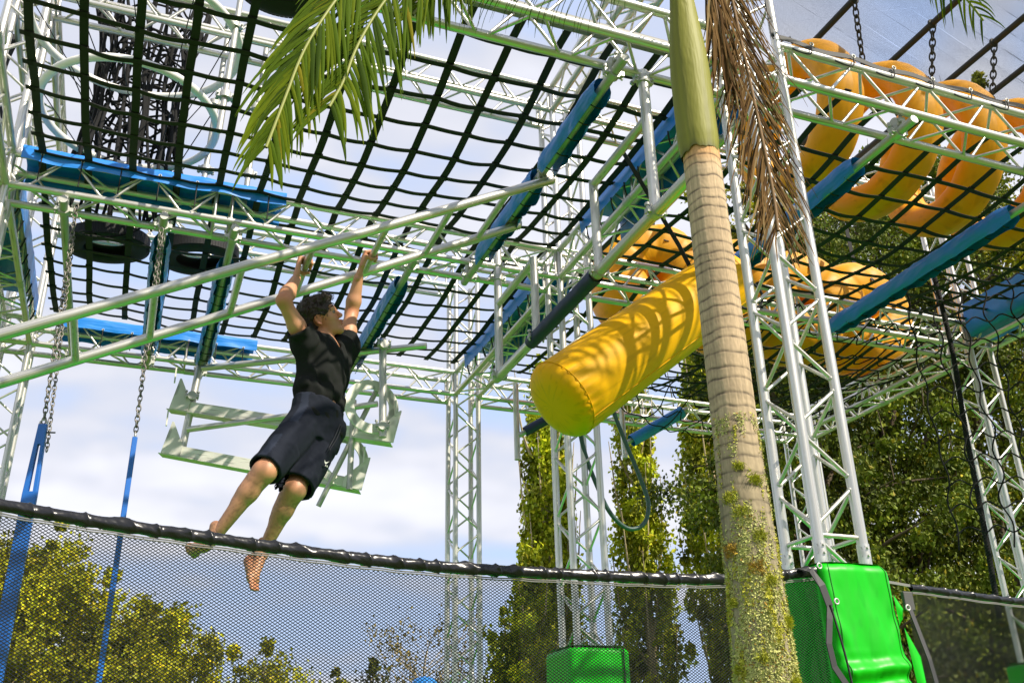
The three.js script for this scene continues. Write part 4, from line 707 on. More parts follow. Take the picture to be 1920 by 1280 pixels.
// ---------------------------------------------------------------- trees
const LEAF = (() => { const g = new THREE.BufferGeometry(); g.setAttribute('position', new THREE.Float32BufferAttribute([0, -0.5, 0, 0.36, -0.05, 0.10, 0, 0.55, -0.08, 0, -0.5, 0, 0, 0.55, -0.08, -0.36, -0.05, 0.10], 3)); g.computeVertexNormals(); return g; })();
const leafMat = new THREE.MeshPhysicalMaterial({ color: 0xffffff, roughness: 0.6, specularIntensity: 0.4, side: THREE.DoubleSide, transmission: 0.25, thickness: 0 });
function crown(parent, pts, size, cols, name = 'crown') {
  const m = new THREE.InstancedMesh(LEAF, leafMat, pts.length); m.name = name; m.userData.kind = 'stuff'; m.castShadow = m.receiveShadow = true;
  const mt = new THREE.Matrix4(), q = new THREE.Quaternion(), s = new THREE.Vector3(), e3 = new THREE.Euler(), c = new THREE.Color(), o = origin(parent), p = new THREE.Vector3();
  pts.forEach((a, i) => {
    e3.set(rr(-1.2, 1.2), rr(0, 6.28), rr(-1.2, 1.2)); q.setFromEuler(e3); const k = size * rr(0.6, 1.35); s.set(k, k, k); p.copy(a.p).sub(o); mt.compose(p, q, s); m.setMatrixAt(i, mt);
    const h = cols[Math.min(cols.length - 1, Math.floor(rnd() * rnd() * cols.length + (a.w || 0)))], b = rr(0.7, 1.3) * (1 + 1.1 * noise.noise(a.p.x * 1.1, a.p.y * 1.1, a.p.z * 1.1)); c.setRGB(h[0] * b, h[1] * b, h[2] * b); m.setColorAt(i, c);
  });
  parent.add(m); return m;
}
const bark = std([0.295, 0.232, 0.140], 0.95), paleBark = std([0.456, 0.366, 0.220], 0.9), darkBark = std([0.094, 0.067, 0.040], 0.95);
function limbGeo(pts, r0, r1) { const n = pts.length * 3, c = new THREE.CatmullRomCurve3(pts), g = new THREE.TubeGeometry(c, n, 1, 6); const p = g.attributes.position; const cs = []; for (let i = 0; i <= n; i++) cs.push(c.getPointAt(i / n)); for (let i = 0; i < p.count; i++) { const k = Math.floor(i / 7), r = lerp(r0, r1, k / n), o = cs[k]; p.setXYZ(i, o.x + (p.getX(i) - o.x) * r, o.y + (p.getY(i) - o.y) * r, o.z + (p.getZ(i) - o.z) * r); } g.computeVertexNormals(); return g; }
const POP = [[0.36, 0.41, 0.012], [0.48, 0.48, 0.016], [0.20, 0.26, 0.008], [0.58, 0.48, 0.02]];
function poplar(label, x, z, top, r, n) {
  const o = thing('poplar_tree', label, 'poplar tree', V(x, GND, z), undefined), H = top - GND, pts = [], limbs = [];
  put(o, 'trunk', limbGeo([V(x, GND, z), V(x + 0.1, GND + H * 0.4, z), V(x, GND + H * 0.95, z)], 0.24, 0.03), paleBark);
  for (let i = 0; i < 26; i++) {
    const a = i * 2.4, h0 = GND + H * (0.04 + 0.03 * i * 0.9), rl = r * rr(0.5, 1.0), hl = H * rr(0.16, 0.30), pr = t => r * rr(0.9, 1.1);
    const L = [V(x, h0, z), V(x + Math.cos(a) * rl * 0.7, h0 + hl * 0.35, z + Math.sin(a) * rl * 0.7), V(x + Math.cos(a) * rl, Math.min(top - 0.2, h0 + hl), z + Math.sin(a) * rl)];
    limbs.push(limbGeo(L, 0.06, 0.012)); 
  }
  put(o, 'limbs', mergeGeometries(limbs), paleBark, 'stuff');
  const cl = []; for (let i = 0; i < 230; i++) { const t = Math.pow(rnd(), 0.9), y = GND + H * (0.03 + 0.95 * t), prof = r * Math.min(1, 0.55 + t * 1.8) * Math.pow(1 - Math.pow(t, 2.6), 0.7) * (0.9 + 0.3 * noise.noise(t * 9, x, z)), a = rnd() * 6.283, q = Math.sqrt(rr(0.12, 1)); cl.push([x + Math.cos(a) * prof * q, y, z + Math.sin(a) * prof * q, rr(0.14, 0.30), q]); }
  while (pts.length < n) { const c = cl[Math.floor(rnd() * cl.length)]; pts.push({ p: V(c[0] + gauss() * c[3], c[1] + gauss() * c[3] * 2.6, c[2] + gauss() * c[3]), w: 0 }); }
  crown(o, pts, 0.185, POP); return o;
}
poplar('tall poplar behind the second column, under the end of the yellow bag', 13.1, 30, 14.0, 1.3, 24000);
poplar('tall poplar inside the loop of the hanging hose', 16.7, 30, 16.0, 1.2, 22000);
poplar('tall poplar close beside the palm trunk', 19.9, 30, 16.6, 1.6, 26000);
poplar('darker low poplar to the side of the second column, seen through the net', 11.6, 28, 6.4, 0.95, 11000);
poplar('poplar behind the second column with its top hidden by the bag', 14.6, 33, 11.5, 1.15, 14000);
function broadleaf(label, x, z, top, bot, r, n, size, cols, brk, sq = 1, name = 'broadleaf_tree', gap = 0.0) {
  const o = thing(name, label, 'tree', V(x, GND, z)), pts = [], limbs = [], H = top - bot, cl = [];
  put(o, 'trunk', limbGeo([V(x, GND, z), V(x + 0.15, lerp(GND, top, 0.35), z + 0.1), V(x - 0.1, lerp(GND, top, 0.85), z)], 0.045 * r + 0.07, 0.03), brk);
  const nl = 38;
  for (let i = 0; i < nl; i++) {
    const a = i * 2.4 + rr(-0.3, 0.3), h0 = lerp(bot - 0.1 * H, top - 0.25 * H, i / nl), env = Math.pow(Math.sin(Math.PI * clamp(0.12 + 0.80 * (i / nl))), 0.7), rl = r * env * rr(0.7, 1.05), e2 = V(x + Math.cos(a) * rl, h0 + H * rr(0.08, 0.26), z + Math.sin(a) * rl * sq), s2 = V(x, h0, z), m2 = s2.clone().lerp(e2, 0.5).add(new THREE.Vector3(0, 0.05 * H, 0));
    limbs.push(limbGeo([s2, m2, e2], 0.05 + 0.012 * r, 0.012));
    const c = new THREE.CatmullRomCurve3([s2, m2, e2]); for (let k = 0; k < 7; k++) { const p = c.getPoint(rr(0.30, 1.10)); cl.push([p.x + gauss() * 0.22 * r, p.y + gauss() * 0.17 * r, p.z + gauss() * 0.22 * r, rr(0.10, 0.30) * Math.sqrt(r)]); }
    if (i % 3 === 0) { const tip = e2.clone().add(new THREE.Vector3(gauss() * 0.2, rr(0.10, 0.22) * H, gauss() * 0.2)); limbs.push(limbGeo([e2, e2.clone().lerp(tip, 0.5).add(new THREE.Vector3(0.04, 0, 0)), tip], 0.014, 0.004)); for (let k = 0; k < 3; k++) { const p = e2.clone().lerp(tip, rr(0.2, 1)); cl.push([p.x, p.y, p.z, rr(0.05, 0.10) * Math.sqrt(r)]); } }
  }
  put(o, 'limbs', mergeGeometries(limbs), brk, 'stuff');
  while (pts.length < n) { const c = cl[Math.floor(rnd() * cl.length)], p = new THREE.Vector3(c[0] + gauss() * c[3], c[1] + gauss() * c[3] * 0.9, c[2] + gauss() * c[3]); if (gap && noise.noise(p.x * 0.9, p.y * 0.9, p.z * 0.9) < -0.38 + gap) continue; pts.push({ p }); }
  crown(o, pts, size, cols); return o;
}
const DARK = [[0.115, 0.155, 0.009], [0.19, 0.22, 0.011], [0.062, 0.092, 0.007], [0.33, 0.27, 0.014]];
const OLIVE = [[0.348, 0.354, 0.008], [0.496, 0.451, 0.010], [0.201, 0.232, 0.006], [0.620, 0.488, 0.012]];
broadleaf('tall dark tree right behind the nearest column and the green pad', 13.3, 16.5, 11.5, 1.2, 2.9, 84000, 0.098, DARK, darkBark);
broadleaf('tall dark tree seen between the nearest column and the dangling black rope', 16.6, 17.5, 15.5, 1.5, 3.1, 94000, 0.098, DARK, darkBark);
broadleaf('tall tree behind the column with rope netting, sky sparkling through its leaves', 20.2, 18, 18.5, 1.2, 3.4, 94000, 0.100, DARK, darkBark);
broadleaf('tall yellow green tree furthest from the palm at the frame edge', 23.8, 19, 21, 1.0, 3.3, 46000, 0.14, [[0.295, 0.305, 0.008], [0.429, 0.390, 0.010], [0.161, 0.183, 0.006], [0.563, 0.415, 0.014]], darkBark);
broadleaf('dark undergrowth tree low behind the large green pad', 12.4, 14.5, 3.6, -1.0, 2.3, 36000, 0.090, DARK, darkBark);
broadleaf('dark undergrowth tree low behind the far mesh fence', 15.8, 14.2, 4.2, -1.2, 2.7, 42000, 0.090, DARK, darkBark);
broadleaf('dark undergrowth tree low beside the column with rope netting', 19.0, 15, 4.8, -1.2, 2.9, 42000, 0.090, DARK, darkBark);
broadleaf('tree with yellowing leaves high up behind the orange rings', 17.6, 22, 19, 6, 3.0, 30000, 0.14, [[0.322, 0.329, 0.008], [0.456, 0.415, 0.010], [0.174, 0.195, 0.006], [0.590, 0.439, 0.014]], darkBark);
broadleaf('round olive tree behind the fence net and the blue slotted paddle', -1.7, 22, 4.7, -0.6, 2.0, 46000, 0.115, OLIVE, bark, 1, 'olive_tree');
broadleaf('round olive tree behind the fence net and the thin blue paddle', 0.15, 22.5, 3.9, -0.8, 1.9, 40000, 0.115, OLIVE, bark, 1, 'olive_tree');
broadleaf('olive tree at the frame edge with the wide blue paddle before it', -3.9, 21, 5.0, -0.6, 1.8, 22000, 0.115, OLIVE, bark, 1, 'olive_tree');
broadleaf('low olive bush behind the fence under the feet of the person', 3.3, 24, 2.75, -1.2, 1.8, 22000, 0.11, OLIVE, bark, 1, 'bush');
broadleaf('low dark bush beside the blue inflatable top', 5.9, 25, 2.6, -1.2, 1.3, 9000, 0.14, [[0.094, 0.104, 0.010], [0.161, 0.146, 0.012], [0.067, 0.073, 0.008]], bark, 1, 'bush');
broadleaf('yellow green bush in front of the low dark poplar, behind the net', 10.3, 26, 4.6, -1.0, 1.1, 11000, 0.15, POP, bark, 1, 'bush');
broadleaf('small olive tree between the thin blue paddle and the feet of the person', 1.35, 23, 3.1, -0.9, 1.3, 14000, 0.105, OLIVE, bark, 1, 'olive_tree');
broadleaf('low olive bush along the bottom, furthest from the paddles', 5.0, 25, 2.35, -1.2, 1.2, 8000, 0.11, OLIVE, bark, 1, 'bush');
{ // nearly bare twiggy tree
  const x = 7.9, z = 27, o = thing('twiggy_tree', 'nearly bare twiggy tree behind the slim far column', 'tree', V(x, GND, z)), gs = [], pts = [];
  put(o, 'trunk', limbGeo([V(x, GND, z), V(x + 0.1, 1, z), V(x, 2.6, z)], 0.09, 0.04), bark);
  for (let i = 0; i < 60; i++) { const a = rnd() * 6.28, h = rr(0.6, 3), L = rr(0.9, 2.2), p0 = V(x, h, z), p1 = V(x + Math.cos(a) * L * 0.6, h + L * 0.5, z + Math.sin(a) * L * 0.6), p2 = V(x + Math.cos(a + 0.3) * L * 0.85, h + L * rr(0.7, 1.1), z + Math.sin(a + 0.3) * L * 0.85); gs.push(limbGeo([p0, p1, p2], 0.013, 0.004)); for (let k = 0; k < 30; k++) pts.push({ p: p1.clone().lerp(p2, rnd()).add(new THREE.Vector3(gauss() * 0.2, gauss() * 0.2, gauss() * 0.2)) }); }
  put(o, 'limbs', mergeGeometries(gs), paleBark, 'stuff'); crown(o, pts, 0.09, [[0.268, 0.207, 0.060], [0.188, 0.159, 0.030]]);
}
// ---------------------------------------------------------------- the person
const smin = (a, b, k) => { const h = clamp(0.5 + 0.5 * (b - a) / k); return b + (a - b) * h - k * h * (1 - h); };
function caps(p, a, b, ra, rb) {
  const bx = b.x - a.x, by = b.y - a.y, bz = b.z - a.z, px = p.x - a.x, py = p.y - a.y, pz = p.z - a.z, t = clamp((px * bx + py * by + pz * bz) / (bx * bx + by * by + bz * bz + 1e-9));
  return Math.hypot(px - bx * t, py - by * t, pz - bz * t) - (ra + (rb - ra) * t);
}
function blob(prims, cell, k, post) {           // marching cubes over a smooth union; prims: [a, b, ra, rb]
  const lo = new THREE.Vector3(1e9, 1e9, 1e9), hi = lo.clone().negate();
  for (const q of prims) { const m = (q.r || Math.max(q[2], q[3])) + 0.03; for (const v of q.c ? [q.c] : [q[0], q[1]]) { lo.min(v.clone().subScalar(m)); hi.max(v.clone().addScalar(m)); } }
  const ext = hi.clone().sub(lo), N = Math.ceil(Math.max(ext.x, ext.y, ext.z) / cell) + 6, half = N / 2, ctr = lo.clone().add(hi).multiplyScalar(0.5);
  const mc = new MarchingCubes(N, new THREE.MeshBasicMaterial(), false, false, 400000), F = new Float32Array(N * N * N).fill(1), p = new THREE.Vector3();
  const ix = (v, c, f) => clamp(f(v), 1, N - 2), toI = (w, c) => (w - c) / cell + half;
  const each = (a, b, fn) => {
    const i0 = clamp(Math.floor(toI(a.x, ctr.x)), 1, N - 2), i1 = clamp(Math.ceil(toI(b.x, ctr.x)), 1, N - 2), j0 = clamp(Math.floor(toI(a.y, ctr.y)), 1, N - 2), j1 = clamp(Math.ceil(toI(b.y, ctr.y)), 1, N - 2), k0 = clamp(Math.floor(toI(a.z, ctr.z)), 1, N - 2), k1 = clamp(Math.ceil(toI(b.z, ctr.z)), 1, N - 2);
    for (let kk = k0; kk <= k1; kk++) for (let j = j0; j <= j1; j++) for (let i = i0; i <= i1; i++) { p.set(ctr.x + (i - half) * cell, ctr.y + (j - half) * cell, ctr.z + (kk - half) * cell); const o = i + j * N + kk * N * N; F[o] = fn(p, F[o]); }
  };
  for (const q of prims) {
    const m = (q.r || Math.max(q[2], q[3])) + 0.045, a = q.c ? q.c.clone() : q[0].clone().min(q[1]), b = q.c ? q.c.clone() : q[0].clone().max(q[1]);
    each(a.subScalar(m), b.addScalar(m), (pp, f) => smin(f, q.f ? q.f(pp) : caps(pp, q[0], q[1], q[2], q[3]), q.k || k));
  }
  if (post) each(lo, hi, post);
  for (let i = 0; i < F.length; i++) mc.field[i] = -F[i];
  mc.isolation = 0; mc.update();
  const n = mc.count, P = new Float32Array(n * 3), Nn = new Float32Array(n * 3);
  for (let i = 0; i < n; i++) { P[i * 3] = ctr.x + mc.positionArray[i * 3] * half * cell; P[i * 3 + 1] = ctr.y + mc.positionArray[i * 3 + 1] * half * cell; P[i * 3 + 2] = ctr.z + mc.positionArray[i * 3 + 2] * half * cell; Nn[i * 3] = mc.normalArray[i * 3]; Nn[i * 3 + 1] = mc.normalArray[i * 3 + 1]; Nn[i * 3 + 2] = mc.normalArray[i * 3 + 2]; }
  const g = new THREE.BufferGeometry(); g.setAttribute('position', new THREE.BufferAttribute(P, 3)); g.setAttribute('normal', new THREE.BufferAttribute(Nn, 3)); return g;
}
{
  const hRc = V(0.70, 2.70, 4.87), hLc = V(1.11, 2.915, 5.05);
  const wR = V(0.648, 2.59, 4.85), wL = V(1.045, 2.79, 5.07), eR = V(0.575, 2.385, 4.73), eL = V(1.03, 2.59, 5.16), sR = V(0.735, 2.20, 4.86), sL = V(0.995, 2.325, 5.10);
  const neck = V(0.862, 2.265, 4.98), pel = V(0.82, 1.76, 4.93), hipR = V(0.755, 1.745, 4.87), hipL = V(0.885, 1.765, 4.98), kR = V(0.545, 1.415, 4.66), kL = V(0.715, 1.375, 4.80), aR = V(0.355, 1.105, 4.77), aL = V(0.605, 1.085, 4.96);
  const heelR = V(0.318, 1.068, 4.79), ballR = V(0.268, 1.072, 4.92), toeR = V(0.258, 1.072, 4.975), heelL = V(0.555, 1.045, 4.99), ballL = V(0.565, 0.945, 4.90), toeL = V(0.578, 0.875, 4.86);
  const up = neck.clone().sub(pel).normalize(), left = sL.clone().sub(sR); left.addScaledVector(up, -left.dot(up)).normalize(); const front = new THREE.Vector3().crossVectors(left, up);
  const man = thing('person', 'person in a black T-shirt and dark shorts hanging barefoot from the ladder rungs', 'person', pel);
  const mix = (a, b, t) => a.clone().lerp(b, t);
  // head frame
  const camR = new THREE.Vector3(0.9322, -0.0213, 0.3614), camU = new THREE.Vector3(-0.1327, 0.9087, 0.3959), camF = new THREE.Vector3(0.3369, 0.4170, -0.8442);
  const f = camR.clone().multiplyScalar(0.90).addScaledVector(camU, 0.36).addScaledVector(camF, 0.12).normalize(), hu0 = camU.clone().multiplyScalar(0.92).addScaledVector(camR, -0.38); const hu = hu0.addScaledVector(f, -hu0.dot(f)).normalize(), hs = new THREE.Vector3().crossVectors(f, hu);
  const H = V(0.822, 2.425, 4.97), hp = (a, b, c) => H.clone().addScaledVector(f, a).addScaledVector(hu, b).addScaledVector(hs, c);
  const ell = (c, a, b, d, k, ax = [f, hu, hs]) => ({ c, r: Math.max(a, b, d), k, f: p => { const v = p.clone().sub(c), x = v.dot(ax[0]) / a, y = v.dot(ax[1]) / b, z = v.dot(ax[2]) / d, l = Math.hypot(x, y, z); return (l - 1) * Math.min(a, b, d) * 0.95; } });
  // body
  const bax = [left, up, front], B = [];
  const arm = (w, e2, s) => { B.push([s, mix(s, e2, 0.45), 0.050, 0.047], [mix(s, e2, 0.45), e2, 0.046, 0.036], [e2, mix(e2, w, 0.3), 0.038, 0.041], [mix(e2, w, 0.3), w, 0.042, 0.0275]); };
  arm(wR, eR, sR); arm(wL, eL, sL);
  B.push(ell(mix(neck, pel, 0.30), 0.155, 0.20, 0.10, 0.05, bax), ell(mix(neck, pel, 0.85), 0.145, 0.16, 0.10, 0.05, bax), [neck, hp(-0.028, -0.06, 0), 0.060, 0.053], [sR, mix(neck, pel, 0.15), 0.055, 0.06], [sL, mix(neck, pel, 0.15), 0.055, 0.06]);
  const leg = (h, k2, a, sd) => {
    B.push([h, mix(h, k2, 0.6), 0.083, 0.064], [mix(h, k2, 0.6), k2, 0.063, 0.050], [k2, mix(k2, a, 0.12), 0.054, 0.050]);
    const d = a.clone().sub(k2).normalize(), back = front.clone().negate(); back.addScaledVector(d, -back.dot(d)).normalize();
    B.push([mix(k2, a, 0.05), mix(k2, a, 0.33), 0.047, 0.047], [mix(k2, a, 0.30), mix(k2, a, 0.98), 0.046, 0.028], [mix(k2, a, 0.16).addScaledVector(back, 0.018), mix(k2, a, 0.48).addScaledVector(back, 0.015), 0.040, 0.033]);
    B.push({ c: k2.clone().addScaledVector(front, 0.012), r: 0.05, k: 0.03, f: p => p.distanceTo(k2.clone().addScaledVector(front, 0.012)) - 0.048 });
  };
  leg(hipR, kR, aR); leg(hipL, kL, aL);
  let body = blob(B, 0.0115, 0.024);
  const foot = (a, he, ba, to, lat) => {
    const F = [[a.clone().add(new THREE.Vector3(0, 0.05, 0)), a, 0.0295, 0.032], [a, he, 0.033, 0.030], [he, mix(he, ba, 0.5), 0.029, 0.028], [a, ba, 0.030, 0.024], [he, ba, 0.028, 0.027], [ba.clone().addScaledVector(lat, 0.018), ba.clone().addScaledVector(lat, -0.022), 0.022, 0.018]];
    const d = to.clone().sub(ba); for (let i = 0; i < 5; i++) { const o = lat.clone().multiplyScalar(0.030 - i * 0.0145), l = [1, 0.95, 0.86, 0.76, 0.62][i], r = i ? 0.0072 : 0.0105; F.push([ba.clone().add(o), ba.clone().add(o).addScaledVector(d, l), r * 1.1, r]); }
    return blob(F, 0.0042, 0.012);
  };
  const latR = new THREE.Vector3().crossVectors(toeR.clone().sub(heelR).normalize(), aR.clone().sub(heelR).normalize()).normalize(), latL = new THREE.Vector3().crossVectors(toeL.clone().sub(heelL).normalize(), aL.clone().sub(heelL).normalize()).normalize();
  const hand = (c, w, sgn) => {                  // sgn: +1 thumb side away from the eye
    const P = (ang, r, dz) => { const a = ang * Math.PI / 180; return c.clone().add(new THREE.Vector3(Math.cos(a) * r, Math.sin(a) * r, -dz * sgn)); }, Q = [];
    const len = [0.94, 1.0, 0.96, 0.84];
    for (let i = 0; i < 4; i++) {
      const dz = 0.030 - i * 0.0195, k = P(152, 0.046, dz), p1 = P(100, 0.0335, dz * 0.96), p2 = P(38 + (1 - len[i]) * 60, 0.031, dz * 0.93), p3 = P(-22 + (1 - len[i]) * 130, 0.030, dz * 0.92);
      Q.push([w.clone().add(new THREE.Vector3(0, 0.01, -dz * sgn * 0.55)), k, 0.0165, 0.0105]); const a = [k, p1, 0.0114, 0.0102], b = [p1, p2, 0.0101, 0.0094], d = [p2, p3, 0.0093, 0.0082]; a.k = b.k = d.k = 0.004; Q.push(a, b, d);
    }
    const t0 = mix(w, P(180, 0.045, 0.02), 0.45).add(new THREE.Vector3(0, 0, -0.022 * sgn)), t1 = P(205, 0.042, 0.046), t2 = P(262, 0.034, 0.050), t3 = P(318, 0.032, 0.047);
    const a = [t0, t1, 0.016, 0.0118], b = [t1, t2, 0.0115, 0.0102], d = [t2, t3, 0.010, 0.0085]; a.k = 0.012; b.k = d.k = 0.005; Q.push(a, b, d);
    Q.push([w.clone().add(new THREE.Vector3(-0.012, -0.03, 0)).lerp(w, 0.3), w, 0.0245, 0.0235]);
    return blob(Q, 0.0036, 0.010);
  };
  const headP = [ell(hp(-0.012, 0.036, 0), 0.098, 0.092, 0.076, 0.03), ell(hp(0.030, -0.040, 0), 0.062, 0.072, 0.060, 0.03), [hp(0.030, -0.078, 0.032), hp(0.072, -0.094, 0.012), 0.020, 0.017], [hp(0.030, -0.078, -0.032), hp(0.072, -0.094, -0.012), 0.020, 0.017],
    [hp(0.078, -0.096, 0.006), hp(0.078, -0.096, -0.006), 0.0175, 0.0175], [hp(-0.028, -0.06, 0), neck, 0.054, 0.060], [hp(0.075, 0.034, 0.026), hp(0.078, 0.034, -0.026), 0.016, 0.016], [hp(0.052, -0.012, 0.042), hp(0.062, -0.020, 0.030), 0.016, 0.015], [hp(0.052, -0.012, -0.042), hp(0.062, -0.020, -0.030), 0.016, 0.015]];
  const sm2 = (q, k) => { q.k = k; return q; };
  headP.push(sm2([hp(0.086, 0.024, 0), hp(0.107, -0.015, 0), 0.0088, 0.0095], 0.010), sm2([hp(0.108, -0.019, 0), hp(0.101, -0.025, 0.010), 0.0095, 0.0075], 0.008), sm2([hp(0.108, -0.019, 0), hp(0.101, -0.025, -0.010), 0.0095, 0.0075], 0.008),
    sm2([hp(0.090, -0.050, 0.016), hp(0.0985, -0.050, 0), 0.0065, 0.0078], 0.006), sm2([hp(0.090, -0.050, -0.016), hp(0.0985, -0.050, 0), 0.0065, 0.0078], 0.006), sm2([hp(0.086, -0.064, 0.014), hp(0.0945, -0.064, 0), 0.0068, 0.0085], 0.006), sm2([hp(0.086, -0.064, -0.014), hp(0.0945, -0.064, 0), 0.0068, 0.0085], 0.006));
  for (const s of [-1, 1]) { // ears
    const e0 = [[-0.010, 0.018], [-0.022, 0.012], [-0.026, -0.006], [-0.018, -0.024], [-0.006, -0.034]]; for (let i = 0; i < 4; i++) headP.push(sm2([hp(e0[i][0], e0[i][1], s * 0.084), hp(e0[i + 1][0], e0[i + 1][1], s * 0.083), 0.0055, 0.0055], 0.005));
    headP.push(sm2(ell(hp(-0.010, -0.006, s * 0.078), 0.016, 0.028, 0.006, 0.006), 0.006));
  }
  const head = blob(headP, 0.0034, 0.02, (p, d) => { for (const s of [-1, 1]) { const e1 = p.distanceTo(hp(0.0905, 0.009, s * 0.031)) - 0.0105; d = Math.max(d, -e1); } return d; });
  const skin = mergeGeometries([body, foot(aR, heelR, ballR, toeR, latR), foot(aL, heelL, ballL, toeL, latL), hand(hRc, wR, 1), hand(hLc, wL, -1), head]);
  { // skin tone: sun-browned, hairier and darker shins, redder knees, elbows, ears and hands
    const p = skin.attributes.position, c = new Float32Array(p.count * 3), v = new THREE.Vector3();
    for (let i = 0; i < p.count; i++) {
      v.fromBufferAttribute(p, i); let r = 0.55, g = 0.275, b = 0.15;
      const shin = Math.max(smooth(0.075, 0.055, caps(v, mix(kR, aR, 0.15), aR, 0, 0)), smooth(0.075, 0.055, caps(v, mix(kL, aL, 0.15), aL, 0, 0)));
      const hair = 0.5 + 0.5 * noise.noise(v.x * 260, v.y * 90, v.z * 260), k = 1 - shin * (0.12 + 0.30 * smooth(0.45, 0.75, hair)); r *= k; g *= k * 0.97; b *= k * 0.95;
      const red = Math.max(...[kR, kL, eR, eL, hRc, hLc, hp(0.11, -0.02, 0), hp(-0.01, -0.01, 0.085), heelR, heelL, toeR, toeL].map(o => smooth(0.085, 0.02, v.distanceTo(o)))); g *= 1 - 0.20 * red; b *= 1 - 0.24 * red;
      const lip = smooth(0.022, 0.012, v.distanceTo(hp(0.095, -0.057, 0))); r *= 1 - 0.15 * lip; g *= 1 - 0.42 * lip; b *= 1 - 0.35 * lip;
      const beard = smooth(-0.02, -0.06, v.clone().sub(H).dot(hu)) * smooth(0.0, 0.04, v.clone().sub(H).dot(f)) * smooth(0.19, 0.12, v.distanceTo(H)); r *= 1 - 0.10 * beard; g *= 1 - 0.10 * beard; b *= 1 - 0.06 * beard;
      const m = 1 + 0.10 * fbm(v.x * 14, v.y * 14, v.z * 14, 3); c[i * 3] = r * m; c[i * 3 + 1] = g * m; c[i * 3 + 2] = b * m;
    }
    skin.setAttribute('color', new THREE.BufferAttribute(c, 3));
  }
  put(man, 'body', skin, std([1, 1, 1], 0.52, 0, { vertexColors: true }));
  for (const s of [-1, 1]) { const e1 = new THREE.SphereGeometry(0.0112, 20, 14); const c0 = hp(0.0765, 0.010, s * 0.031); e1.translate(c0.x, c0.y, c0.z); const m = put(man, 'eye', e1, std([0.20, 0.18, 0.17], 0.5)); const ir = new THREE.SphereGeometry(0.0072, 14, 10), ci = c0.clone().addScaledVector(f, 0.0055).addScaledVector(hu, 0.002); ir.translate(ci.x, ci.y, ci.z); put(m, 'iris', ir, std([0.03, 0.018, 0.01], 0.15)); 
    put(man, 'eyebrow', tube([hp(0.086, 0.040, s * 0.014), hp(0.088, 0.044, s * 0.030), hp(0.076, 0.041, s * 0.048)], 0.0042, 10, 6), std([0.02, 0.013, 0.009], 0.9)); }
  // hair
  const hairMat = std([0.030, 0.019, 0.012], 0.55);
  const hairCut = p => { const v = p.clone().sub(H), a = v.dot(f), b = v.dot(hu), c = Math.abs(v.dot(hs)); const faceCut = a * 0.80 - b * 0.62 - 0.030 + 0.012 * noise.noise(c * 60, b * 60, a * 60), ear = Math.hypot(a + 0.008, b + 0.010) - 0.034, low = -b - 0.072; return Math.max(faceCut, c > 0.05 ? -ear : -1, low); };
  const hair = blob([ell(hp(-0.020, 0.046, 0), 0.106, 0.098, 0.087, 0.02), ell(hp(-0.055, -0.010, 0), 0.062, 0.075, 0.072, 0.02), ell(hp(0.045, 0.105, 0.0), 0.050, 0.030, 0.06, 0.02)], 0.004, 0.02, (p, d) => { const n = fbm(p.x * 26, p.y * 26, p.z * 26, 3) * 0.017; return Math.max(d + n, hairCut(p) * 0.9); });
  const hm = put(man, 'hair', hair, hairMat);
  { const hpz = hair.attributes.position, gs = [], o = origin(hm); // loose locks
    for (let i = 0; i < 900; i++) { const k = Math.floor(rnd() * hpz.count), a = new THREE.Vector3().fromBufferAttribute(hpz, k).add(o), n = a.clone().sub(hp(-0.02, 0.03, 0)).normalize(), flow = f.clone().multiplyScalar(-0.5 + 0.9 * smooth(0.05, 0.11, a.clone().sub(H).dot(hu))).addScaledVector(hu, -0.55).addScaledVector(n, 0.45).add(new THREE.Vector3(gauss(), gauss(), gauss()).multiplyScalar(0.5)).normalize(), L = rr(0.010, 0.022); gs.push(tube([a.clone().addScaledVector(n, -0.004), a.clone().addScaledVector(flow, L * 0.5).addScaledVector(n, 0.003), a.clone().addScaledVector(flow, L).addScaledVector(hu, -0.004)], 0.0016, 3, 3)); }
    put(hm, 'lock', mergeGeometries(gs), hairMat, 'stuff'); }
  // T-shirt
  const W = [[-0.075, 0.168, 0.116], [0.0, 0.162, 0.112], [0.12, 0.148, 0.100], [0.25, 0.156, 0.106], [0.38, 0.168, 0.112], [0.46, 0.165, 0.100], [0.53, 0.12, 0.075]];
  const torso = p => { const v = p.clone().sub(pel), h = v.dot(up), s = v.dot(left), q = v.dot(front); let i = 1; while (i < W.length - 1 && W[i][0] < h) i++; const t = clamp((h - W[i - 1][0]) / (W[i][0] - W[i - 1][0])), a = lerp(W[i - 1][1], W[i][1], t), b = lerp(W[i - 1][2], W[i][2], t);
    const tw = 0.05 * (1 - smooth(0.0, 0.25, h)), e1 = (Math.pow(Math.pow(Math.abs(s - tw * 0.3) / a, 2.4) + Math.pow(Math.abs(q) / b, 2.4), 1 / 2.4) - 1) * b;
    return Math.max(e1, h - 0.52, -h - 0.085); };
  const folds = p => { const v = p.clone().sub(pel), h = v.dot(up), s = v.dot(left), q = v.dot(front); const w = fbm(s * 6, h * 6, q * 6, 2); return 0.011 * Math.sin((h * 0.9 - s * 0.55 + q * 0.3) * 46 + w * 7) * smooth(0.42, 0.05, h) + 0.006 * Math.sin((h * 0.5 + s * 1.1) * 60 + w * 8) + 0.012 * w; };
  const slR = mix(sR, eR, 0.40), slL = mix(sL, eL, 0.34), cutR = sR.clone().sub(eR).normalize(), cutL = sL.clone().sub(eL).normalize();
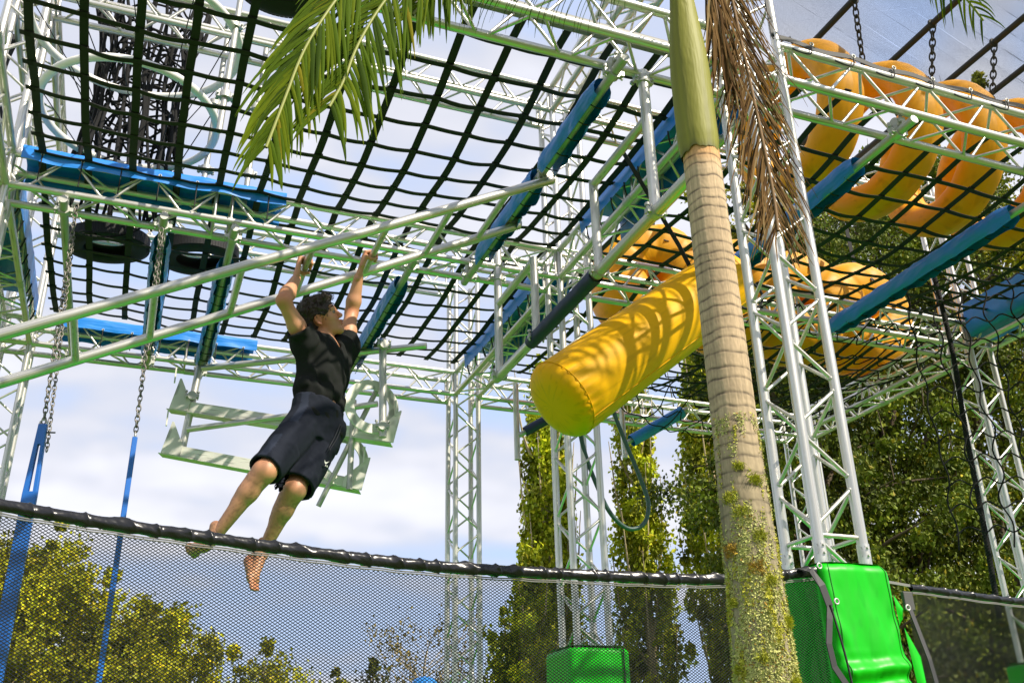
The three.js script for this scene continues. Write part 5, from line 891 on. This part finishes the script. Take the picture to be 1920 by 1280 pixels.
  const shirtPr = [{ c: mix(neck, pel, 0.5), r: 0.36, k: 0.04, f: torso }, [mix(neck, sR, 0.5), sR, 0.075, 0.072], [mix(neck, sL, 0.5), sL, 0.075, 0.072], [sR, slR, 0.074, 0.070], [sL, slL, 0.074, 0.068], [mix(neck, pel, 0.25).addScaledVector(left, -0.12), sR, 0.07, 0.07], [mix(neck, pel, 0.25).addScaledVector(left, 0.12), sL, 0.07, 0.07]];
  const neckHole = p => Math.min(caps(p, neck.clone().addScaledVector(up, -0.005), hp(-0.02, -0.05, 0), 0.064, 0.070), caps(p, neck.clone().addScaledVector(front, 0.05).addScaledVector(up, -0.01), neck.clone().addScaledVector(front, 0.085).addScaledVector(up, -0.055), 0.045, 0.015));
  const shirtG = blob(shirtPr, 0.0085, 0.03, (p, d) => {
    d += folds(p); const v = p.clone().sub(pel), h = v.dot(up), s = v.dot(left);
    const nearR = p.distanceTo(slR) < 0.14 ? -(p.clone().sub(mix(sR, eR, 0.36)).dot(cutR)) : -1, nearL = p.distanceTo(slL) < 0.14 ? -(p.clone().sub(mix(sL, eL, 0.30)).dot(cutL)) : -1;
    const hem = -(h + 0.025 + 0.10 * Math.max(0, s) + 0.012 * Math.sin(s * 22)), inner = Math.max(d + 0.016, h + 0.0);
    const inR = Math.max(caps(p, mix(sR, eR, 0.2), mix(sR, eR, 0.6), 0.056, 0.056), 0), inL = Math.max(caps(p, mix(sL, eL, 0.14), mix(sL, eL, 0.55), 0.055, 0.054), 0);
    let o = Math.max(d, nearR, nearL, hem, -neckHole(p)); o = Math.max(o, -inner); if (p.distanceTo(slR) < 0.1) o = Math.max(o, -(caps(p, mix(sR, eR, 0.26), mix(sR, eR, 0.6), 0.057, 0.06))); if (p.distanceTo(slL) < 0.1) o = Math.max(o, -(caps(p, mix(sL, eL, 0.2), mix(sL, eL, 0.55), 0.056, 0.06))); return o;
  });
  const knit = tex(128, 128, (u, v) => { const a = 0.5 + 0.4 * (tn(u, v, 60, 4) - 0.5); return [a, a, a]; }); 
  put(man, 't_shirt', shirtG, new THREE.MeshPhysicalMaterial({ color: lin(0.0145, 0.016, 0.0155), roughness: 0.95, specularIntensity: 0.25, side: THREE.DoubleSide }));
  // shorts
  const tR = mix(hipR, kR, 0.97).addScaledVector(front, 0.0), tL = mix(hipL, kL, 0.95), axR = kR.clone().sub(hipR).normalize(), axL = kL.clone().sub(hipL).normalize();
  const sp = [{ c: pel, r: 0.2, k: 0.05, f: p => { const v = p.clone().sub(pel), h = v.dot(up), s = v.dot(left), q = v.dot(front); return Math.max((Math.hypot(s / 0.165, q / 0.12) - 1) * 0.12, Math.abs(h - 0.01) - 0.12); } }, [hipR, mix(hipR, kR, 1.05), 0.105, 0.084], [hipL, mix(hipL, kL, 1.05), 0.112, 0.098], [mix(hipR, hipL, 0.5), mix(mix(hipR, kR, 0.32), mix(hipL, kL, 0.32), 0.5), 0.11, 0.065]];
  const shortsG = blob(sp, 0.0085, 0.016, (p, d) => {
    const w = fbm(p.x * 7, p.y * 7, p.z * 7, 3), v = p.clone().sub(pel), s = v.dot(left);
    d += 0.007 * w + 0.0025 * Math.sin(s * 45 + w * 9 + v.dot(up) * 9);
    const a = p.clone().sub(tR).dot(axR), b = p.clone().sub(tL).dot(axL), dR = caps(p, hipR, tR, 0, 0), dL = caps(p, hipL, tL, 0, 0), isR = dR < dL;
    const cut = isR ? a : b; const hollow = isR ? Math.max(d + 0.014, -(a + 0.13)) : Math.max(d + 0.014, -(b + 0.13)); return Math.max(d, cut, -Math.max(hollow, Math.min(dR, dL) - 0.083));
  });
  { const p = shortsG.attributes.position, c = new Float32Array(p.count * 3), v = new THREE.Vector3();
    for (let i = 0; i < p.count; i++) { v.fromBufferAttribute(p, i); let m = 1; const q = v.clone().sub(hipR), t = q.dot(axR), out = -left.dot(q.clone().addScaledVector(axR, -t)), fr = q.dot(front) - t * axR.dot(front); const along = t / kR.distanceTo(hipR);
      if (out > 0.04 && ((along > -0.2 && along < 0.28 && fr > 0.02 && fr < 0.06) || (along > 0.55 && fr > 0.0 && fr < 0.045))) m = 2.1; c[i * 3] = 0.0125 * m; c[i * 3 + 1] = 0.0155 * m; c[i * 3 + 2] = 0.025 * m; }
    shortsG.setAttribute('color', new THREE.BufferAttribute(c, 3)); }
  const shorts = put(man, 'shorts', shortsG, new THREE.MeshPhysicalMaterial({ color: lin(1, 1, 1), roughness: 0.9, specularIntensity: 0.3, side: THREE.DoubleSide, vertexColors: true }));
  const toEye = new THREE.Vector3(0, EYE, 0).sub(kL).normalize(), surf = (t, off, r) => mix(hipL, kL, t).addScaledVector(left, off).addScaledVector(front, r);
  put(shorts, 'drawstring', tube([surf(0.0, -0.035, 0.122), surf(0.2, -0.032, 0.128), surf(0.42, -0.03, 0.124)], 0.003, 12, 6), std([0.01, 0.012, 0.02], 0.8));
  put(shorts, 'drawstring', tube([surf(0.0, -0.02, 0.124), surf(0.2, -0.014, 0.129), surf(0.44, -0.018, 0.126)], 0.003, 12, 6), std([0.01, 0.012, 0.02], 0.8));
  put(man, 'zip', tube([surf(-0.02, 0.05, 0.122), surf(0.06, 0.085, 0.112), surf(0.14, 0.11, 0.095)], 0.0025, 8, 5), std([0.6, 0.6, 0.6], 0.3, 0.8));
  { // small white tick and letters on the leg of the shorts
    const c0 = surf(0.60, 0.006, 0.112), n = front.clone().multiplyScalar(0.98).addScaledVector(left, 0.12).normalize(), xx = new THREE.Vector3().crossVectors(UP, n).normalize(), yy = new THREE.Vector3().crossVectors(n, xx);
    const M = new THREE.Matrix4().makeBasis(xx, yy, n).setPosition(c0.clone().addScaledVector(n, 0.008)), wht = std([0.75, 0.74, 0.70], 0.6);
    const s = new THREE.Shape(); s.moveTo(-0.02, 0.004); s.bezierCurveTo(-0.026, -0.012, -0.016, -0.018, -0.002, -0.010); s.lineTo(0.026, 0.010); s.lineTo(-0.004, -0.003); s.bezierCurveTo(-0.014, -0.007, -0.019, -0.004, -0.02, 0.004);
    const g = new THREE.ExtrudeGeometry(s, { depth: 0.0015, bevelEnabled: false }); g.applyMatrix4(M); put(shorts, 'logo', g, wht);
    const gs = []; const bar = (x0, y0, x1, y1) => gs.push(rodGeo(new THREE.Vector3(x0, y0 - 0.022, 0.001), new THREE.Vector3(x1, y1 - 0.022, 0.001), 0.0012, 4));
    bar(-0.014, -0.005, -0.010, 0.005); bar(-0.010, 0.005, -0.006, -0.005); bar(-0.012, -0.002, -0.008, -0.002); bar(0.0, -0.005, 0.0, 0.005); bar(0.006, -0.005, 0.006, 0.005); bar(0.006, 0.005, 0.011, 0.003); bar(0.011, 0.003, 0.006, 0.0); bar(0.006, 0.0, 0.012, -0.005);
    const lt = mergeGeometries(gs); lt.applyMatrix4(M); put(shorts, 'lettering', lt, wht);
  }
}
renderer.render(scene, camera);
